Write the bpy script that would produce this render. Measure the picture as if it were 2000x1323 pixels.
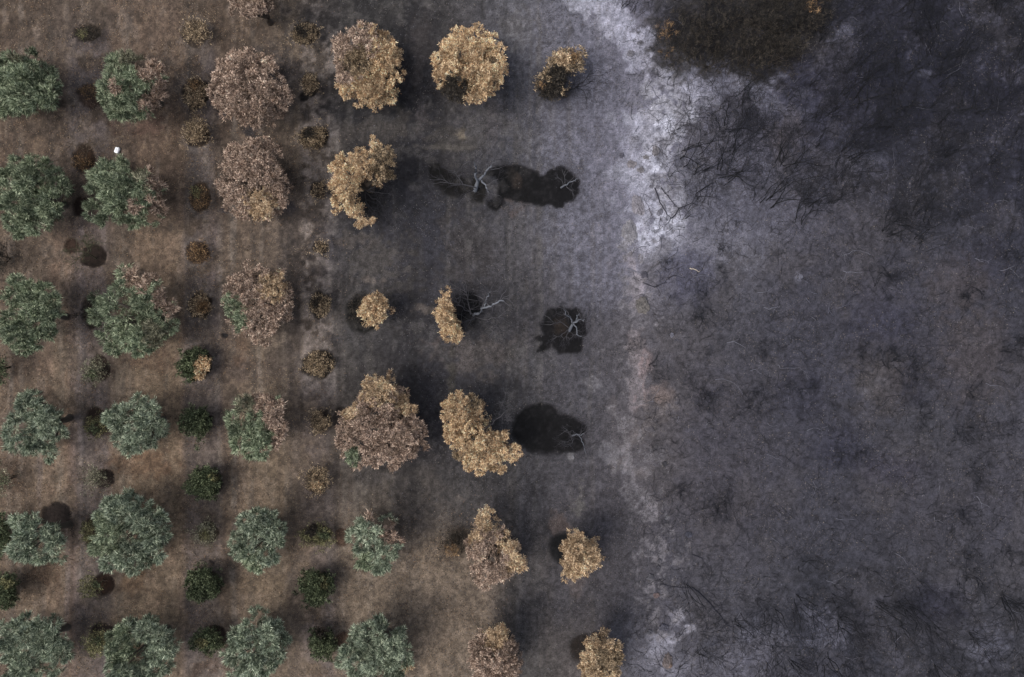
import bpy, math, random
import numpy as np
from mathutils import Vector
for o in list(bpy.data.objects): bpy.data.objects.remove(o)
S = bpy.context.scene
# ---------------------------------------------------------------- camera
PXM = 30.0                      # photograph pixels per metre on the ground
CAM_H = 44.44
cam = bpy.data.cameras.new('camera'); cam.lens = 24; cam.sensor_width = 36; cam.clip_end = 3000
camo = bpy.data.objects.new('camera', cam); S.collection.objects.link(camo)
camo.location = (0, 0, CAM_H); camo.rotation_euler = (0, 0, 0); S.camera = camo
# ---------------------------------------------------------------- world, sun, exposure
SUN_EL, SUN_AZ = math.radians(62), math.radians(200)    # azimuth as direction the light comes from, ccw from +x
W = bpy.data.worlds.new('World'); S.world = W; W.use_nodes = True
nt = W.node_tree; sky = nt.nodes.new('ShaderNodeTexSky'); sky.sky_type = 'NISHITA'; sky.sun_disc = False
sky.sun_elevation = SUN_EL; sky.sun_rotation = math.radians(90) - SUN_AZ; sky.air_density = 1.0; sky.dust_density = 3.0
bg = nt.nodes['Background']; hs = nt.nodes.new('ShaderNodeHueSaturation'); hs.inputs['Saturation'].default_value = .45   # thin overcast: a greyer sky
nt.links.new(sky.outputs[0], hs.inputs['Color']); nt.links.new(hs.outputs[0], bg.inputs[0]); bg.inputs[1].default_value = 0.112
sun = bpy.data.lights.new('sun', 'SUN'); sun.energy = 1.3; sun.angle = math.radians(26); sun.color = (1, 0.94, 0.86)
suno = bpy.data.objects.new('sun', sun); S.collection.objects.link(suno)
d = Vector((math.cos(SUN_AZ)*math.cos(SUN_EL), math.sin(SUN_AZ)*math.cos(SUN_EL), math.sin(SUN_EL)))
suno.rotation_euler = d.to_track_quat('Z', 'Y').to_euler(); suno.location = d*60
S.view_settings.view_transform = 'Standard'; S.view_settings.look = 'None'; S.view_settings.gamma = 1
S.view_settings.exposure = 1.28
K = 2.0                        # picture value of a flat white surface under this light and exposure
KL = 1.12                       # the same for leaves, which shade one another
# ---------------------------------------------------------------- helpers
rng = np.random.default_rng(7)
def lin(c):
    c = np.asarray(c, float)/255
    return np.where(c <= .04045, c/12.92, ((c+.055)/1.055)**2.4)
def alb(c, k=None): return np.clip(lin(c)/(k or K), 0, .8)
def P(px, py, z=0.0):           # world point at height z seen at photograph pixel (px,py)
    f = 1-z/CAM_H
    return np.array([(px-1000)/PXM*f, (661.5-py)/PXM*f, z])
_lat = np.random.default_rng(3).random((16, 256, 256))
def vnoise(x, y, k=0):
    L = _lat[k % 16]; xi = np.floor(x).astype(int); yi = np.floor(y).astype(int)
    fx = x-xi; fy = y-yi; fx = fx*fx*(3-2*fx); fy = fy*fy*(3-2*fy)
    a = L[xi & 255, yi & 255]; b = L[(xi+1) & 255, yi & 255]; c = L[xi & 255, (yi+1) & 255]; e = L[(xi+1) & 255, (yi+1) & 255]
    return (a*(1-fx)+b*fx)*(1-fy)+(c*(1-fx)+e*fx)*fy
def fbm(x, y, s, o=4, k=0):
    v = 0; a = 1; t = 0
    for i in range(o):
        v = v+a*vnoise(x/s*2**i+17.3*i, y/s*2**i+9.1*i, k+i); t += a; a *= .55
    return v/t
def ss(a, b, x):
    t = np.clip((x-a)/(b-a), 0, 1); return t*t*(3-2*t)
def polydist(px, py, poly, closed=True):
    poly = np.asarray(poly, float); n = len(poly); best = np.full(np.shape(px), 1e9); ins = np.zeros(np.shape(px), bool)
    for i in range(n if closed else n-1):
        a = poly[i]; b = poly[(i+1) % n]; ab = b-a
        t = np.clip(((px-a[0])*ab[0]+(py-a[1])*ab[1])/(ab@ab+1e-9), 0, 1)
        best = np.minimum(best, np.hypot(px-a[0]-t*ab[0], py-a[1]-t*ab[1]))
        if closed and a[1] != b[1]:
            ins ^= ((a[1] > py) != (b[1] > py)) & (px < ab[0]*(py-a[1])/(ab[1])+a[0])
    return np.where(ins, best, -best) if closed else best
def tag(o, label=None, cat=None, group=None, kind=None):
    if label: o['label'] = label
    if cat: o['category'] = cat
    if group: o['group'] = group
    if kind: o['kind'] = kind
    return o
def empty(name, loc):
    o = bpy.data.objects.new(name, None); o.location = loc; o.empty_display_size = .2; S.collection.objects.link(o); return o
def mesh_obj(name, me, mat, parent=None):
    o = bpy.data.objects.new(name, me); S.collection.objects.link(o)
    if mat and not me.materials: me.materials.append(mat)
    if parent is not None: o.parent = parent
    return o
def make_mesh(name, V, F, col=None, smooth=False):
    """V (n,3); F (m,k) all same k; col (n,3) linear"""
    me = bpy.data.meshes.new(name); V = np.ascontiguousarray(V, np.float32); F = np.ascontiguousarray(F, np.int32)
    m, k = F.shape
    me.vertices.add(len(V)); me.vertices.foreach_set('co', V.ravel())
    me.loops.add(m*k); me.loops.foreach_set('vertex_index', F.ravel())
    me.polygons.add(m); me.polygons.foreach_set('loop_start', np.arange(0, m*k, k, dtype=np.int32))
    me.polygons.foreach_set('loop_total', np.full(m, k, np.int32))
    if smooth: me.polygons.foreach_set('use_smooth', np.ones(m, bool))
    me.update(calc_edges=True)
    if col is not None:
        at = me.color_attributes.new('col', 'FLOAT_COLOR', 'POINT')
        c = np.ones((len(V), 4), np.float32); c[:, :3] = col; at.data.foreach_set('color', c.ravel())
    return me
# ---------------------------------------------------------------- materials
def new_mat(name, rough=.8, spec=.3):
    m = bpy.data.materials.new(name); m.use_nodes = True; n = m.node_tree.nodes; l = m.node_tree.links
    p = n['Principled BSDF']; p.inputs['Roughness'].default_value = rough; p.inputs['Specular IOR Level'].default_value = spec
    return m, n, l, p
def attr_mat(name, rough=.75, transl=0.0, noise=None, bump=None, spec=.3):
    m, n, l, p = new_mat(name, rough, spec)
    a = n.new('ShaderNodeAttribute'); a.attribute_name = 'col'; c = a.outputs['Color']
    if noise:
        tc = n.new('ShaderNodeTexCoord'); N = n.new('ShaderNodeTexNoise'); N.inputs['Scale'].default_value = noise[0]; N.inputs['Detail'].default_value = 4
        l.new(tc.outputs['Object'], N.inputs['Vector'])
        mr = n.new('ShaderNodeMapRange'); mr.inputs['From Min'].default_value = .3; mr.inputs['From Max'].default_value = .7
        mr.inputs['To Min'].default_value = noise[1]; mr.inputs['To Max'].default_value = noise[2]; l.new(N.outputs['Fac'], mr.inputs['Value'])
        vm = n.new('ShaderNodeVectorMath'); vm.operation = 'SCALE'; l.new(c, vm.inputs[0]); l.new(mr.outputs[0], vm.inputs['Scale']); c = vm.outputs[0]
        if bump:
            b = n.new('ShaderNodeBump'); b.inputs['Strength'].default_value = bump; b.inputs['Distance'].default_value = .05
            l.new(N.outputs['Fac'], b.inputs['Height']); l.new(b.outputs[0], p.inputs['Normal'])
    l.new(c, p.inputs['Base Color'])
    if transl:
        t = n.new('ShaderNodeBsdfTranslucent'); l.new(c, t.inputs[0]); mx = n.new('ShaderNodeMixShader'); mx.inputs[0].default_value = transl
        l.new(p.outputs[0], mx.inputs[1]); l.new(t.outputs[0], mx.inputs[2]); l.new(mx.outputs[0], n['Material Output'].inputs[0])
    return m
M_leaf = attr_mat('leaf', .7, .12, spec=.12)
M_dry = attr_mat('dry_leaf', .8, .12, spec=.12)
M_wood = attr_mat('bark', .85, 0, (30, .7, 1.3), .4)
M_rock = attr_mat('rock', .9, 0, (9, .6, 1.35), .8)
M_litter = attr_mat('litter', .9, 0)
# ground: painted soil, ash, char and some tree shade from the mesh colour, grain from noise
m, n, l, p = new_mat('ground_soil', .95, .15); M_ground = m
a = n.new('ShaderNodeAttribute'); a.attribute_name = 'col'; tc = n.new('ShaderNodeTexCoord')
def nz(scale, detail, rough=.6):
    N = n.new('ShaderNodeTexNoise'); N.inputs['Scale'].default_value = scale; N.inputs['Detail'].default_value = detail; N.inputs['Roughness'].default_value = rough
    l.new(tc.outputs['Object'], N.inputs['Vector']); return N.outputs['Fac']
def mrange(v, a0, a1, b0, b1):
    r = n.new('ShaderNodeMapRange'); l.new(v, r.inputs['Value'])
    for k, x in zip(('From Min', 'From Max', 'To Min', 'To Max'), (a0, a1, b0, b1)): r.inputs[k].default_value = x
    return r.outputs[0]
def scale(c, f):
    v = n.new('ShaderNodeVectorMath'); v.operation = 'SCALE'; l.new(c, v.inputs[0]); l.new(f, v.inputs['Scale']); return v.outputs[0]
n1 = nz(10, 3, .75); n2 = nz(1.7, 4, .65); n3 = nz(26, 2, .6)
c = scale(a.outputs['Color'], mrange(n1, .3, .7, .62, 1.42)); c = scale(c, mrange(n2, .3, .7, .85, 1.15)); c = scale(c, mrange(n3, .35, .65, .8, 1.2))
vo = n.new('ShaderNodeTexVoronoi'); vo.inputs['Scale'].default_value = 4.5; l.new(tc.outputs['Object'], vo.inputs['Vector'])   # pebbles
pm = mrange(vo.outputs['Distance'], .05, .16, .9, 0)
sepc = n.new('ShaderNodeSeparateColor'); l.new(vo.outputs['Color'], sepc.inputs[0])
th = mrange(sepc.outputs[0], .72, .8, 0, 1); mu = n.new('ShaderNodeMath'); mu.operation = 'MULTIPLY'; l.new(pm, mu.inputs[0]); l.new(th, mu.inputs[1])
bright = scale(c, mrange(sepc.outputs[1], 0, 1, 1.2, 2.6))
mx = n.new('ShaderNodeMix'); mx.data_type = 'RGBA'; l.new(mu.outputs[0], mx.inputs[0]); l.new(c, mx.inputs[6]); l.new(bright, mx.inputs[7])
l.new(mx.outputs[2], p.inputs['Base Color'])
b = n.new('ShaderNodeBump'); b.inputs['Strength'].default_value = .7; b.inputs['Distance'].default_value = .06
l.new(n1, b.inputs['Height']); l.new(b.outputs[0], p.inputs['Normal'])

# ---------------------------------------------------------------- ground sheet
def axis(lo, hi, h, far):
    a = np.arange(lo, hi+h/2, h); o = []; s = h*2; x = hi
    while x < far: x += s; s *= 1.35; o.append(x)
    o2 = []; s = h*2; x = lo
    while x > -far: x -= s; s *= 1.35; o2.append(x)
    return np.concatenate([np.array(o2[::-1]), a, np.array(o)])
GX = axis(-35, 35, .085, 900); GY = axis(-24, 24, .085, 900)
X, Y = np.meshgrid(GX, GY); PX = X*PXM+1000; PY = 661.5-Y*PXM
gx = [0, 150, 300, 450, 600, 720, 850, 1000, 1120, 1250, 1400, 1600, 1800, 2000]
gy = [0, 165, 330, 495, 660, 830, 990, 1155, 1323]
G = [  # base ground tones, with some soft shade included in the colours
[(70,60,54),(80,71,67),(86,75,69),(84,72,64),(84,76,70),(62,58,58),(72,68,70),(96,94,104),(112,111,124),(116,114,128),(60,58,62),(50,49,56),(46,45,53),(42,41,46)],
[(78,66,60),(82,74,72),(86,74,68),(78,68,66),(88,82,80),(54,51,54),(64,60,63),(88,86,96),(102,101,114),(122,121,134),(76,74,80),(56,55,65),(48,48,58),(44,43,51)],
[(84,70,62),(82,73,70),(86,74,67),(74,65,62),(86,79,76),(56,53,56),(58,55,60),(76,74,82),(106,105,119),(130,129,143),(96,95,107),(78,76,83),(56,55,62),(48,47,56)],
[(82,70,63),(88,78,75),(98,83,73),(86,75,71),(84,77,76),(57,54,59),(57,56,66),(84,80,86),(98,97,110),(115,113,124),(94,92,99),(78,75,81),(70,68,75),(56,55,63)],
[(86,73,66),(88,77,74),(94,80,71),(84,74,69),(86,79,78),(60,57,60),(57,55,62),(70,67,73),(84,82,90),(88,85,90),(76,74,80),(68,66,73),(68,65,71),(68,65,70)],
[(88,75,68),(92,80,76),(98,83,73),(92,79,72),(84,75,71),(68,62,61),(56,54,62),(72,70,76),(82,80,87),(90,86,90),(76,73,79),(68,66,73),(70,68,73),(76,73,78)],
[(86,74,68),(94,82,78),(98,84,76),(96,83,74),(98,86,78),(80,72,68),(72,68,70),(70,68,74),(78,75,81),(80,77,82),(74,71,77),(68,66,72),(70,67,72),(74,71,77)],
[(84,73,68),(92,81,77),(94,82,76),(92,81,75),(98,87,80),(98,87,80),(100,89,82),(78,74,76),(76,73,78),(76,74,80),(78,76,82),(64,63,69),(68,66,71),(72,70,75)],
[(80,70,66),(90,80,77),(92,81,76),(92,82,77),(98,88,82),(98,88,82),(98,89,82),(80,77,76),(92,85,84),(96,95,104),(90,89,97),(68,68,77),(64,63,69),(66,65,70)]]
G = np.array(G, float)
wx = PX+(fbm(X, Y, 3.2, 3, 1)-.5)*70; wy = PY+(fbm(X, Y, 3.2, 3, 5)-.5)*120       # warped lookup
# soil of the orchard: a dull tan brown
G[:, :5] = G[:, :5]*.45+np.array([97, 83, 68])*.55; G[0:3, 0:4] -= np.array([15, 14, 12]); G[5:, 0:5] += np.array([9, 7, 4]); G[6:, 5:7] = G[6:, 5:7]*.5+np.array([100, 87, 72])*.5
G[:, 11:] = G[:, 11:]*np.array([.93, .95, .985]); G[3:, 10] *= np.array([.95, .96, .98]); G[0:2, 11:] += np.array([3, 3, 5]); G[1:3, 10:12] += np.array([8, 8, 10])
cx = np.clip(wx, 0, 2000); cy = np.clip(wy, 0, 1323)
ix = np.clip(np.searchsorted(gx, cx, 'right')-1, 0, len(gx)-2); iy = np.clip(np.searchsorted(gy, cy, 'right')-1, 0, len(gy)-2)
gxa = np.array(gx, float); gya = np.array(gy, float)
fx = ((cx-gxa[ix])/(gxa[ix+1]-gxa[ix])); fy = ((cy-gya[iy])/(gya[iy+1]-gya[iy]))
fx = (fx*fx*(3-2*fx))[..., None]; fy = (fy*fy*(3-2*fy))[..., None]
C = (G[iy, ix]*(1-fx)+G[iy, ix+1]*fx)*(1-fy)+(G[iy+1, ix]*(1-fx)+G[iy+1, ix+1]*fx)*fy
Z = np.zeros_like(X)
NA = fbm(X, Y, .9, 4, 0)-.5; NB = fbm(X, Y, .35, 3, 4)-.5; NC = fbm(X, Y, 2.6, 4, 8)-.5; NV = fbm(X, Y*.35, .5, 4, 2)-.5
ND = fbm(X*1.0, Y, .18, 2, 11)-.5
def mixc(mask, col, a=1.0):
    global C
    mk = (np.clip(mask, 0, 1)*a)[..., None]; C = C*(1-mk)+np.array(col, float)*mk
def ell(cx_, cy_, rx, ry, soft=.3, amp=.6, n=None, rot=0):
    ca, sa = math.cos(math.radians(rot)), math.sin(math.radians(rot)); dx = PX-cx_; dy = PY-cy_
    u = (dx*ca+dy*sa)/rx; v = (-dx*sa+dy*ca)/ry
    return 1-ss(1-soft, 1+soft, np.hypot(u, v)+(NA+NB if n is None else n)*amp)
def poly(pts, soft=6, amp=20, n=None):
    return ss(-soft, soft, polydist(PX, PY, pts)+(NA+NB if n is None else n)*amp)
def band(x0, x1, y0, y1, soft=12):
    return ss(x0-soft, x0+soft, PX)*(1-ss(x1-soft, x1+soft, PX))*ss(y0-30, y0+30, PY)*(1-ss(y1-30, y1+30, PY))
leftw = 1-ss(560, 680, PX+NC*120); leftw = np.maximum(leftw, (1-ss(960, 1010, PX+NC*50))*ss(960, 1060, PY+NC*80))
rightw = ss(1230, 1290, PX+NC*80)
# soil bands between the tree rows: paler dusty strips, orange leaf litter strips
for x0, x1, y0, y1, col, al in ((215, 365, 380, 1323, (112,94,80), .45), (95, 150, 450, 1323, (108,86,72), .5), (430, 520, 690, 1323, (110,94,82), .4),
        (640, 700, 830, 1323, (108,92,80), .5), (215, 360, 0, 360, (104,86,74), .4), (0, 90, 230, 300, (100,84,70), .5), (0, 100, 690, 760, (100,80,68), .4),
        (140, 215, 430, 1323, (98,88,90), .5), (360, 432, 430, 1323, (92,84,88), .5), (588, 655, 700, 1323, (90,82,84), .55),
        (130, 215, 60, 330, (92,86,90), .5), (365, 420, 80, 420, (98,92,95), .5), (780, 960, 1050, 1323, (112,99,88), .45), (975, 1010, 960, 1323, (70,67,66), .5), (1035, 1078, 1020, 1323, (104,95,91), .45)):
    mixc(band(x0, x1, y0, y1)*ss(-.22, .12, NA+NC*.6+.05), col, al)
mixc(leftw*ss(.04, .16, NV+.5*NB), (112,97,80), .25)
mixc(leftw*ss(.05, .18, -NA+.6*NC), (80,70,63), .25)
mixc(leftw*ss(.1, .2, NV), (120,110,108), .2)
# pale unburnt strip of the third small-tree row
st = band(588, 662, -60, 770, 9)*ss(-.1, .1, NA+NB*.7+.02); mixc(st, (126,116,111), .72)
mixc(band(640, 662, 240, 520, 5)*ss(-.05, .1, NB), (126,118,118), .4)
# burnt tongues, plus soft tree shadows painted dark beside some crowns
for e in ((720, 30, 120, 60, (52,50,52)), (810, 150, 40, 130, (38,37,44)), (720, 225, 90, 35, (36,36,42)), (650, 190, 22, 40, (46,44,46)), (800, 245, 60, 50, (42,42,50)),
          (545, 150, 50, 60, (62,57,57)), (565, 420, 40, 60, (52,47,46)), (570, 540, 30, 80, (50,46,46)), (700, 480, 70, 70, (50,50,60)), (830, 440, 110, 70, (52,53,66)),
          (790, 560, 60, 120, (54,51,57)), (1000, 190, 45, 60, (48,49,60)), (1010, 250, 45, 60, (56,56,66)),
          (790, 925, 30, 30, (50,48,53)), (795, 985, 32, 75, (48,46,50)), (725, 930, 35, 18, (54,50,52)), (990, 960, 60, 50, (58,56,62)), (900, 980, 70, 60, (70,68,71)), 
          (1000, 1230, 16, 90, (54,53,54)), (985, 1160, 20, 60, (56,54,58)), (1000, 720, 50, 40, (60,58,64)), (960, 760, 60, 30, (56,54,61)),
          (500, 720, 60, 25, (70,60,58)), (540, 700, 25, 60, (62,54,52))):
    mixc(ell(*e[:4], soft=.5, amp=1.1), e[4], .5 if e[1] > 400 else .65)
# soil to char edge, lower middle
mixc(poly([(560,760),(640,790),(680,930),(760,900),(850,900),(880,1000),(985,1090),(1010,1323),(660,1323),(600,1100)], 25, 60)*.5, (100,88,80), .5)
# unburnt or scorched straw blotches in the burnt strip
for e in ((895, 275, 50, 20, (80,74,70)), (865, 288, 45, 5, (104,96,88)), (903, 264, 9, 8, (132,114,92)), (740, 250, 90, 22, (88,80,76)), (960, 215, 16, 60, (84,76,78)), (820, 100, 18, 60, (78,70,70)), (822, 230, 10, 40, (86,78,80)),
          (740, 520, 60, 55, (92,84,80)), (730, 548, 22, 6, (120,104,96)), (720, 650, 55, 30, (78,74,76)), (930, 690, 80, 35, (96,86,84)), (910, 500, 45, 70, (74,68,70)), (850, 672, 22, 10, (108,92,88)), (825, 602, 14, 8, (110,96,88)),
          (880, 770, 8, 70, (82,76,68)), (990, 240, 20, 20, (90,84,90)), (1005, 45, 25, 28, (118,112,112)), (1130, 985, 12, 32, (112,108,106)), (1095, 1025, 16, 22, (112,96,92)), (1120, 1140, 22, 20, (104,94,94)),
          (895, 975, 8, 9, (126,112,104)), (1160, 750, 14, 10, (120,117,124)), (1060, 700, 30, 30, (88,86,92)), (1010, 370, 20, 34, (112,82,66)), (690, 470, 25, 14, (96,86,82)), (1118, 893, 6, 7, (160,158,164)),
          (500, 1142, 60, 16, (104,88,72)), (285, 700, 60, 22, (90,70,58)), (280, 900, 60, 25, (108,80,62)), (470, 660, 30, 40, (104,84,70)), (590, 1185, 30, 40, (112,96,82)),
          (95, 1120, 30, 26, (88,70,56)), (20, 930, 18, 50, (80,64,52)), (410, 1300, 26, 18, (78,60,48)), (250, 1135, 22, 20, (110,84,64)), (278, 250, 40, 16, (84,66,58))):
    mixc(ell(*e[:4], soft=.5, amp=2.2), e[4], .8)
for k in range(60):
    x, y = rng.uniform(650, 1200), rng.uniform(0, 1000)
    mixc(ell(x, y, rng.uniform(3, 12), rng.uniform(4, 16), .5, 1.6), (106,98,98), .35) if k % 3 == 0 else None
# ash
def line(pts, w, soft, amp): return 1-ss(-w-soft*.6, -w+soft*.6, -w*2-polydist(PX, PY, pts, False)*-1+(NA*1.4+NB*.9+ND*.35)*amp)
mixc(ell(1120, 200, 150, 330, .6, .5), (112,111,126), .5)
mixc(ell(1170, 420, 90, 130, .6, .6), (118,117,131), .45)
mixc(ell(1385, 300, 100, 150, .5, .9), (112,111,124), .5)
mixc(ell(1420, 165, 75, 22, .5, .9), (126,126,142), .6)
mixc(ell(1480, 420, 110, 60, .6, .9), (104,103,116), .5)
mixc(line([(1120,-40),(1190,30),(1240,70),(1275,140)], 26, 22, 70), (182,182,200), .9)
mixc(line([(1330,165),(1290,215),(1272,300),(1275,350),(1290,420),(1275,470)], 44, 34, 75), (196,197,212), .95)
mixc(line([(1240,260),(1225,340),(1260,400)], 34, 26, 70), (164,164,180), .7)
mixc(line([(1340,160),(1430,150),(1490,170)], 34, 22, 60), (146,146,162), .7)
mixc(line([(1330,330),(1400,430),(1420,470),(1300,500)], 46, 36, 90), (122,121,132), .5)
mixc(line([(1235,510),(1248,560),(1240,590)], 12, 10, 30), (160,152,160), .7)
mixc(line([(1240,660),(1255,720),(1240,790),(1270,760)], 18, 16, 45), (142,128,130), .75)
mixc(line([(1265,800),(1300,790),(1240,850),(1215,905),(1250,925)], 16, 16, 45), (122,114,114), .6)
mixc(line([(1190,890),(1290,880),(1220,925)], 12, 12, 40), (136,134,142), .5)
mixc(line([(1296,980),(1300,1010)], 9, 8, 25), (150,150,156), .7)
mixc(line([(1315,1208),(1332,1236),(1285,1262),(1298,1310)], 15, 16, 60), (164,163,176), .8)
mixc(line([(1270,1280),(1350,1300)], 26, 22, 70), (116,115,126), .5)
for e in ((1640, 70, 28, 18), (1655, 50, 20, 10), (1550, 225, 35, 16), (1680, 315, 45, 14), (1510, 215, 20, 16), (1565, 185, 20, 12), (1805, 145, 14, 6), (1390, 150, 60, 18), (1590, 1200, 20, 12), (1620, 1240, 40, 30), (1500, 1250, 40, 30), (1450, 1290, 50, 26), (1560, 540, 7, 8), (1930, 1260, 40, 30),(1720,745,12,8),(1690,765,14,9)):
    mixc(ell(*e, soft=.6, amp=2.0), (124,124,140), .55)
# scrub ground: brownish and bluish blotches, dark flecks
mixc(rightw*ss(.02, .16, NC+.3*NA), (78,74,76), .3)
mixc(rightw*(1-.6*ss(80,0,polydist(PX,PY,[(1330,165),(1290,215),(1272,300),(1275,350),(1290,420),(1275,470)],False)*-1+120))*ss(.05, .18, -NC+.4*NA), (56,57,68), .35)
mixc(rightw*ss(.1, .26, NB*.6+.5*NA+.4*ND), (48,48,55), .3)
mixc(rightw*ss(.12, .28, -NB*.5+.4*NA-.4*ND), (92,91,98), .18)
for e in ((1730, 620, 60, 60, (56,56,70)), (1560, 760, 40, 45, (54,54,66)), (1770, 760, 35, 30, (50,50,62)), (1930, 520, 60, 40, (54,53,64)), (1640, 880, 50, 40, (56,56,70)), (1340, 540, 50, 45, (70,70,88)), (1830, 1180, 50, 35, (52,52,66)), (1740, 920, 60, 30, (60,58,70)),
          (1900, 700, 60, 90, (80,74,76)), (1720, 740, 50, 60, (82,77,77)), (1880, 560, 60, 50, (80,74,76)), (1530, 30, 60, 60, (62,57,48)), (1290, 770, 25, 18, (128,112,106)),(1540,260,30,40,(92,86,90)),(1260,700,14,20,(140,122,122))):
    mixc(ell(*e[:4], soft=.6, amp=1.2), e[4], .55)
mixc(poly([(1285,-40),(1640,-40),(1610,90),(1520,140),(1400,142),(1300,135),(1270,100)], 30, 90), (46,44,44), .7)
# the broken pale edge between the burnt strip and the scrub
mixc(line([(1245,500),(1240,700),(1225,820),(1235,930),(1290,1010),(1300,1200)], 12, 12, 120), (138,134,140), .6)
for x0, x1, col, al in ((0,60,(84,72,62),.35),(100,132,(104,92,78),.4),(150,214,(78,72,70),.35),(222,352,(104,91,75),.35),(362,430,(80,73,70),.35),(438,470,(72,63,56),.35),(480,560,(100,88,74),.3),(566,588,(74,66,61),.35),(664,700,(98,87,76),.35),(760,800,(84,77,72),.3)):
    mixc(band(x0, x1, 560 if x0 < 600 else 1010, 1400, 9)*ss(-.3, .1, NV+.1), col, al*1.2)
for k_ in range(70):
    x = rng.uniform(0, 1215); w = rng.uniform(1.5, 5); up = rng.random() < .5; y0_ = rng.uniform(-300, 700); y1_ = y0_+rng.uniform(400, 1500); dx = np.abs(PX-x-(fbm(X*.02, Y, 5, 2, k_ % 12)-.5)*10)
    mixc((1-ss(w, w+3.5, dx))*ss(y0_-60, y0_+60, PY)*(1-ss(y1_-60, y1_+60, PY))*ss(-.25, .2, NV+NA*.5+.05), (116,108,101) if up else (54,51,50), rng.uniform(.12, .34))
# wheel tracks and plough lines
for x, w, col, al, y0, y1 in ((1008, 2.5, (98,94,98), .4, 0, 1323), (1018, 2, (96,93,98), .3, 0, 1323), (1045, 3, (92,90,93), .3, 700, 1323), (1060, 2, (60,58,62), .3, 900, 1323), (985, 3, (52,51,56), .35, 0, 700), (1120, 3, (112,111,124), .35, 180, 620), (1134, 2, (108,107,118), .25, 300, 600),
        (1052, 3, (84,82,86), .25, 400, 900), (200, 4, (108,100,102), .25, 430, 1323), (128, 3, (112,104,106), .35, 960, 1323), (76, 3, (108,98,98), .3, 880, 1000), (158, 3, (104,96,98), .3, 430, 900), (575, 4, (56,50,48), .3, 400, 760), (640, 3, (104,96,94), .3, 750, 1323), (1000, 4, (86,80,78), .3, 880, 1323), (435, 4, (76,66,62), .3, 600, 1300)):
    dx = np.abs(PX-x-(fbm(X*.02, Y, 4, 2, 6)-.5)*14); mixc((1-ss(w, w+4, dx))*ss(y0-20, y0+20, PY)*(1-ss(y1-20, y1+20, PY))*ss(-.2, .15, NA+.1), col, al)
lines = fbm(X, Y*.03, .22, 3, 9)-.5
mixc((1-rightw)*ss(.05, .25, lines), (110,100,98), .07); mixc((1-rightw)*ss(.05, .25, -lines), (52,48,50), .09)
# char circles under the burnt trees
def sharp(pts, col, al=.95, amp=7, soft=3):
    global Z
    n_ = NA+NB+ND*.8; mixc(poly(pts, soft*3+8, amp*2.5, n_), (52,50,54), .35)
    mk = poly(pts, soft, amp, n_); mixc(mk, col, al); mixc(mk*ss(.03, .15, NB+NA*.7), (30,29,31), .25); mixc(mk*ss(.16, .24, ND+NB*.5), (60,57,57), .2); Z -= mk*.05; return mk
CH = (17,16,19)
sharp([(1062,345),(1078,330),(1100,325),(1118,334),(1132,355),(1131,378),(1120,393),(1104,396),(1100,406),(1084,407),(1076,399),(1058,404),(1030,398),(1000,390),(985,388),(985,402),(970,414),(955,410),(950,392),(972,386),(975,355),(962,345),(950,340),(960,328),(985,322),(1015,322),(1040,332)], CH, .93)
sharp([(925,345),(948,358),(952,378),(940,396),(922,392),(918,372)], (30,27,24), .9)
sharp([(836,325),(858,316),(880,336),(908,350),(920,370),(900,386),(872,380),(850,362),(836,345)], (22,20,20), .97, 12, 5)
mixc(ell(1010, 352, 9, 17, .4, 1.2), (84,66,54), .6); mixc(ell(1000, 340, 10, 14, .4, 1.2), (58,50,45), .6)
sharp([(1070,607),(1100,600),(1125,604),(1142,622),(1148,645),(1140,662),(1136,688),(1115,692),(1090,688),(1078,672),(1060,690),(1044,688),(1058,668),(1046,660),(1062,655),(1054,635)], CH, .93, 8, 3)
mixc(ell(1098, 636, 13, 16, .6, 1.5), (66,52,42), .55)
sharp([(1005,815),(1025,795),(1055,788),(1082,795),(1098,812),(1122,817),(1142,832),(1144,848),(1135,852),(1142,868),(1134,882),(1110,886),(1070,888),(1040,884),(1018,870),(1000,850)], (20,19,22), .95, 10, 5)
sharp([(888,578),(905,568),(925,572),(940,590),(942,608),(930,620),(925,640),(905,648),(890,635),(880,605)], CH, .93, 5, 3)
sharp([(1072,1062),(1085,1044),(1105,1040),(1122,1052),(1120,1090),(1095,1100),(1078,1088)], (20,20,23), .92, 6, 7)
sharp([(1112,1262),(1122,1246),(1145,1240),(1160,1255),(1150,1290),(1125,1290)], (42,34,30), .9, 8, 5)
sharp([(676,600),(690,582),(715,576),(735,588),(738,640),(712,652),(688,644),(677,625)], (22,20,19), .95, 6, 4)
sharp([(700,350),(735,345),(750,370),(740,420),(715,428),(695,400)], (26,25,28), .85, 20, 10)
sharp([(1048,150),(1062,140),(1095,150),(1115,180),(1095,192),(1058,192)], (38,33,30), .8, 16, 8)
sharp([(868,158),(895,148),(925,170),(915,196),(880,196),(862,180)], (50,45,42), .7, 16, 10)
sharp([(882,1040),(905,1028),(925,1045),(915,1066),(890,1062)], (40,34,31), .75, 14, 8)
mixc(ell(885, 1070, 26, 18, .5, 1), (84,68,58), .6)
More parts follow.
